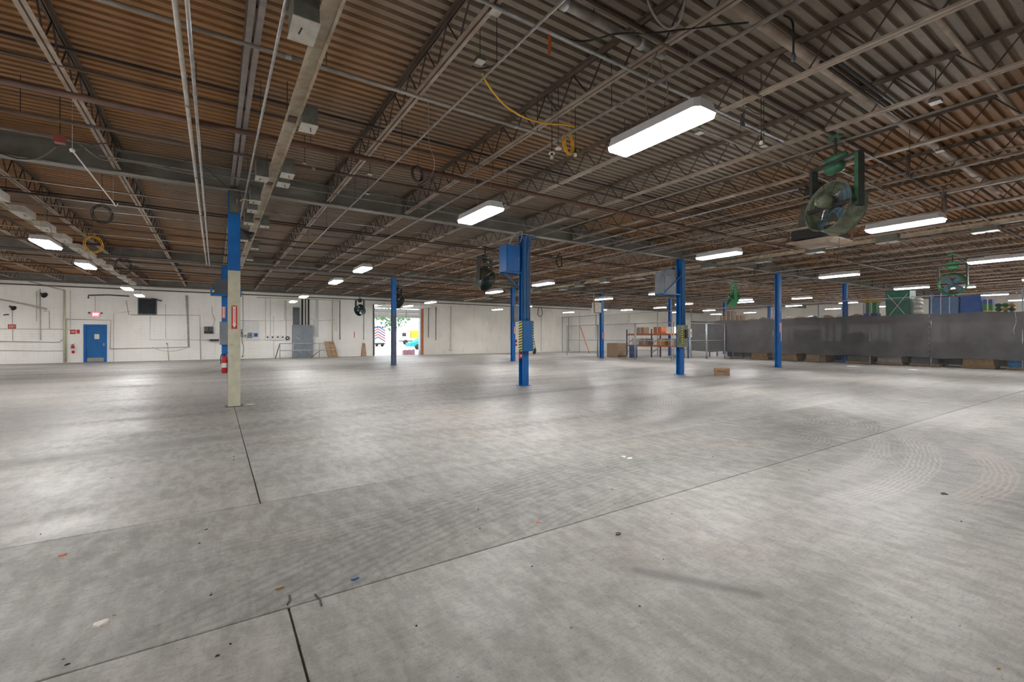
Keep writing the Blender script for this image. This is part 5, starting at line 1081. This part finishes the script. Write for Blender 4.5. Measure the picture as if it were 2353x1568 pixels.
def scrap(u, v, r, m, label, cat='scrap', name='litter_scrap', n=7, hgt=.006, seed=0):
    c = px(u, v, Z=0); rnd = random.Random(seed + int(u)); pts = [(c.x + r * math.cos(2 * math.pi * k / n) * rnd.uniform(.5, 1.2), c.y + .7 * r * math.sin(2 * math.pi * k / n) * rnd.uniform(.5, 1.2)) for k in range(n)]
    b = MB(); b.add([(x_, y_, 0) for x_, y_ in pts] + [(c.x + (x_ - c.x) * .9, c.y + (y_ - c.y) * .9, hgt * rnd.uniform(.5, 1.5)) for x_, y_ in pts] + [(c.x, c.y, hgt * 1.6)], [(i, (i + 1) % n, (i + 1) % n + n, i + n) for i in range(n)] + [(i + n, (i + 1) % n + n, 2 * n) for i in range(n)])
    return one(name, b, m, label, cat)
scrap(234, 1435, .035, M_paper, 'crumpled white paper scrap on the dark concrete strip', hgt=.014); scrap(815, 1332, .025, M_blue2, 'small blue plastic sliver on the dark strip'); scrap(645, 1352, .03, M_wood, 'dry tan leaf on the dark strip near its edge', 'leaf', 'dry_leaf')
scrap(1237, 1200, .03, M_orange, 'orange leaf scrap on the dark strip', 'leaf', 'dry_leaf', hgt=.003); scrap(1420, 1228, .03, M_dark, 'round black spot of rubber past the dark strip'); scrap(2167, 1135, .05, M_dark, 'dark splinter by the pale tyre arc', n=4)
scrap(1960, 842, .45, M_white, 'white paper litter patch in front of the fence', n=9, hgt=.01); scrap(2098, 850, .3, M_white, 'second white paper litter patch in front of the fence', n=8, hgt=.01); scrap(146, 1276, .025, M_orange, 'tiny orange scrap at the far edge of the dark strip')
scrap(1432, 1050, .05, M_white, 'white twist of string on the dark strip', n=4); scrap(1448, 1054, .05, M_white, 'second white twist of string on the dark strip', n=4)
rnd = random.Random(11)
for k in range(46):
    u, v = rnd.uniform(60, 2300), rnd.uniform(880, 1540); scrap(u, v, rnd.uniform(.005, .014), M_dark if k % 4 else M_wood, 'tiny bit of floor grit' + (' and bark' if k % 4 == 0 else ''), 'grit', 'grit_bit', 5, .004, k)['group'] = 'grit bits on the floor'
for (u0, v0, u1, v1), l in (((724, 1366, 739, 1392), 'short black wire stub beside the joint end'), ((665, 1368, 660, 1390), 'bent black wire at the joint end')):
    a, c = px(u0, v0, Z=.004), px(u1, v1, Z=.004); one('wire_stub', MB().tube([a, (a + c) / 2 + Vector((.01, 0, 0)), c], .004, 5), M_dark, l, 'wire')
p = px(545, 935, Z=0); one('anchor_debris', MB().blob((X0 + .3, Y0 - .05, .01), (.09, .05, .014), 3), M_paper, 'crumbs of grout at the foot of the cream column', 'debris')
# ================================================================== outside the truck door
M_asph = mat('sunlit_concrete_yard', (206, 200, 190), .8, 0, scale=1, rgb2=(190, 184, 172))
tag(MB().box(-40, 110, YW + .3, 190, -.2, -.02).build('ground', M_asph), 'sunlit pale yard outside the truck door', None, None, 'structure')
def chevron_truck():
    x, y = 21.6, 72.; t = T('striped_truck', 'parked truck tail with red and white chevron boards, seen through the truck door', 'truck', (x, y, 0))
    MB().box(x - 1.2, x + 1.2, y, y + 5, .55, 2.9).build('body', M_rackb, t); MB().box(x - 1.2, x + 1.2, y - .06, y, .55, 2.95).build('tail_board', M_white, t)
    for s in (-1, 1):
        for k in range(5):
            z = .75 + k * .42; MB().add([(x + s * 1.18, y - .07, z), (x + s * 1.18, y - .07, z + .2), (x, y - .07, z + .9), (x, y - .07, z + .7)], [(0, 1, 2, 3) if s < 0 else (3, 2, 1, 0)]).build('chevron', M_redsign if k % 2 else M_rackb, t)
    MB().box(x - 1.1, x + 1.1, y - .1, y, .35, .6).build('bumper', M_dark, t)
    for k in range(5): MB().box(x - .95 + k * .42, x - .7 + k * .42, y + .2, y + .45, 2.9, 3.25).build('beacon', M_rackb, t)
    for s in (-1, 1):
        for yy in (.9, 3.9): MB().lathe([(.2, -.12), (.46, -.14), (.48, 0), (.46, .14), (.2, .12)], (x + s * 1.0, y + yy, .48), (1, 0, 0), 16).build('wheel', M_black, t, True)
    return t
chevron_truck()
x, y = 34.4, 91.; t = T('yellow_truck', 'yellow dump truck far out in the sunny yard', 'truck', (x, y, 0)); MB().prism([(y - 1.2, 1.3), (y + 1.2, 1.3), (y + 1.4, 2.9), (y - 1.4, 2.9)], 'x', x - .6, x + 4).build('dump_body', cmat('truck_yellow', (226, 176, 40)), t); MB().box(x - 2.4, x - .7, y - 1.1, y + 1.1, .8, 2.6).build('cab', M_white, t); MB().box(x - 2.42, x - 1.6, y - 1.12, y - 1.09, 1.7, 2.4).build('cab_window', M_dark, t); MB().box(x - 2.4, x + 4, y - 1, y + 1, .6, .8).build('chassis', M_dark, t)
for k in (-1.7, 1.4, 2.8): MB().lathe([(.2, -.15), (.5, -.16), (.52, 0), (.5, .16), (.2, .15)], (x + k, y - 1.0, .5), (0, 1, 0), 16).build('wheel', M_black, t, True)
x, y = 20.7, 53.6; t = T('teal_car', 'teal parked car partly hidden by the truck door jamb', 'car', (x, y, 0)); MB().prism([(x - .9, .35), (x + 3.4, .35), (x + 3.4, .8), (x + 2.7, .9), (x + 2.1, 1.38), (x + .6, 1.4), (x - .1, .95), (x - .9, .8)], 'y', y - .85, y + .85).build('body', cmat('teal_paint', (20, 158, 164)), t); MB().prism([(x + .1, .95), (x + 2.4, .95), (x + 2.0, 1.32), (x + .65, 1.34)], 'y', y - .86, y + .86).build('side_window', M_dark, t)
for k in (0, 2.5): MB().lathe([(.12, -.1), (.32, -.11), (.33, 0), (.32, .11), (.12, .1)], (x + k, y - .8, .33), (0, 1, 0), 14).build('wheel', M_black, t, True)
for k in range(6): one('block', MB().box(13.42 + k * .18, 13.58 + k * .18, 37.5, 37.8, -.02, .38 + .03 * (k % 2)), cmat('pink_block', (196, 150, 166)), 'dusty pink block in the row outside the truck door', 'block', 'pink blocks outside the truck door')
rnd = random.Random(3)
M_leaf = mat('sunlit_leaves', (96, 132, 92), .6, 0, scale=2, rgb2=(66, 100, 70)); M_bark = mat('bark', (96, 78, 62), .8, 0, scale=5)
for k, (x, y, hh) in enumerate(((27, 118, 11), (42, 126, 13), (52, 112, 9), (60, 135, 14), (22, 140, 13))):
    t = T('yard_tree', ('tall airy tree straight behind the chevron truck', 'broad tree behind the yellow truck', 'low leafy tree past the yellow truck', 'tallest tree at the yard end', 'slender tree at the far end of the yard')[k], 'tree', (x, y, 0)); MB().tube([(x, y, 0), (x + .2, y, hh * .5)], [.35, .2], 8).build('trunk', M_bark, t)
    b = MB()
    for q in range(500):
        a = rnd.uniform(0, 6.28); rr = rnd.random() ** .5 * hh * .38; zz = hh * .55 + rnd.uniform(-1, 1) * hh * .36 * (1 - (rr / (hh * .4)) ** 2); c = Vector((x + rr * math.cos(a), y + rr * math.sin(a), zz)); d1 = Vector((rnd.uniform(-1, 1), rnd.uniform(-1, 1), rnd.uniform(-1, 1))) * .4; d2 = Vector((rnd.uniform(-1, 1), rnd.uniform(-1, 1), rnd.uniform(-1, 1))) * .4
        b.add([c - d1, c + d2, c + d1, c - d2], [(0, 1, 2, 3)])
    b.build('foliage', M_leaf, t)['kind'] = 'stuff'
for o in bpy.data.objects:
    if '_w' in o: del o['_w']
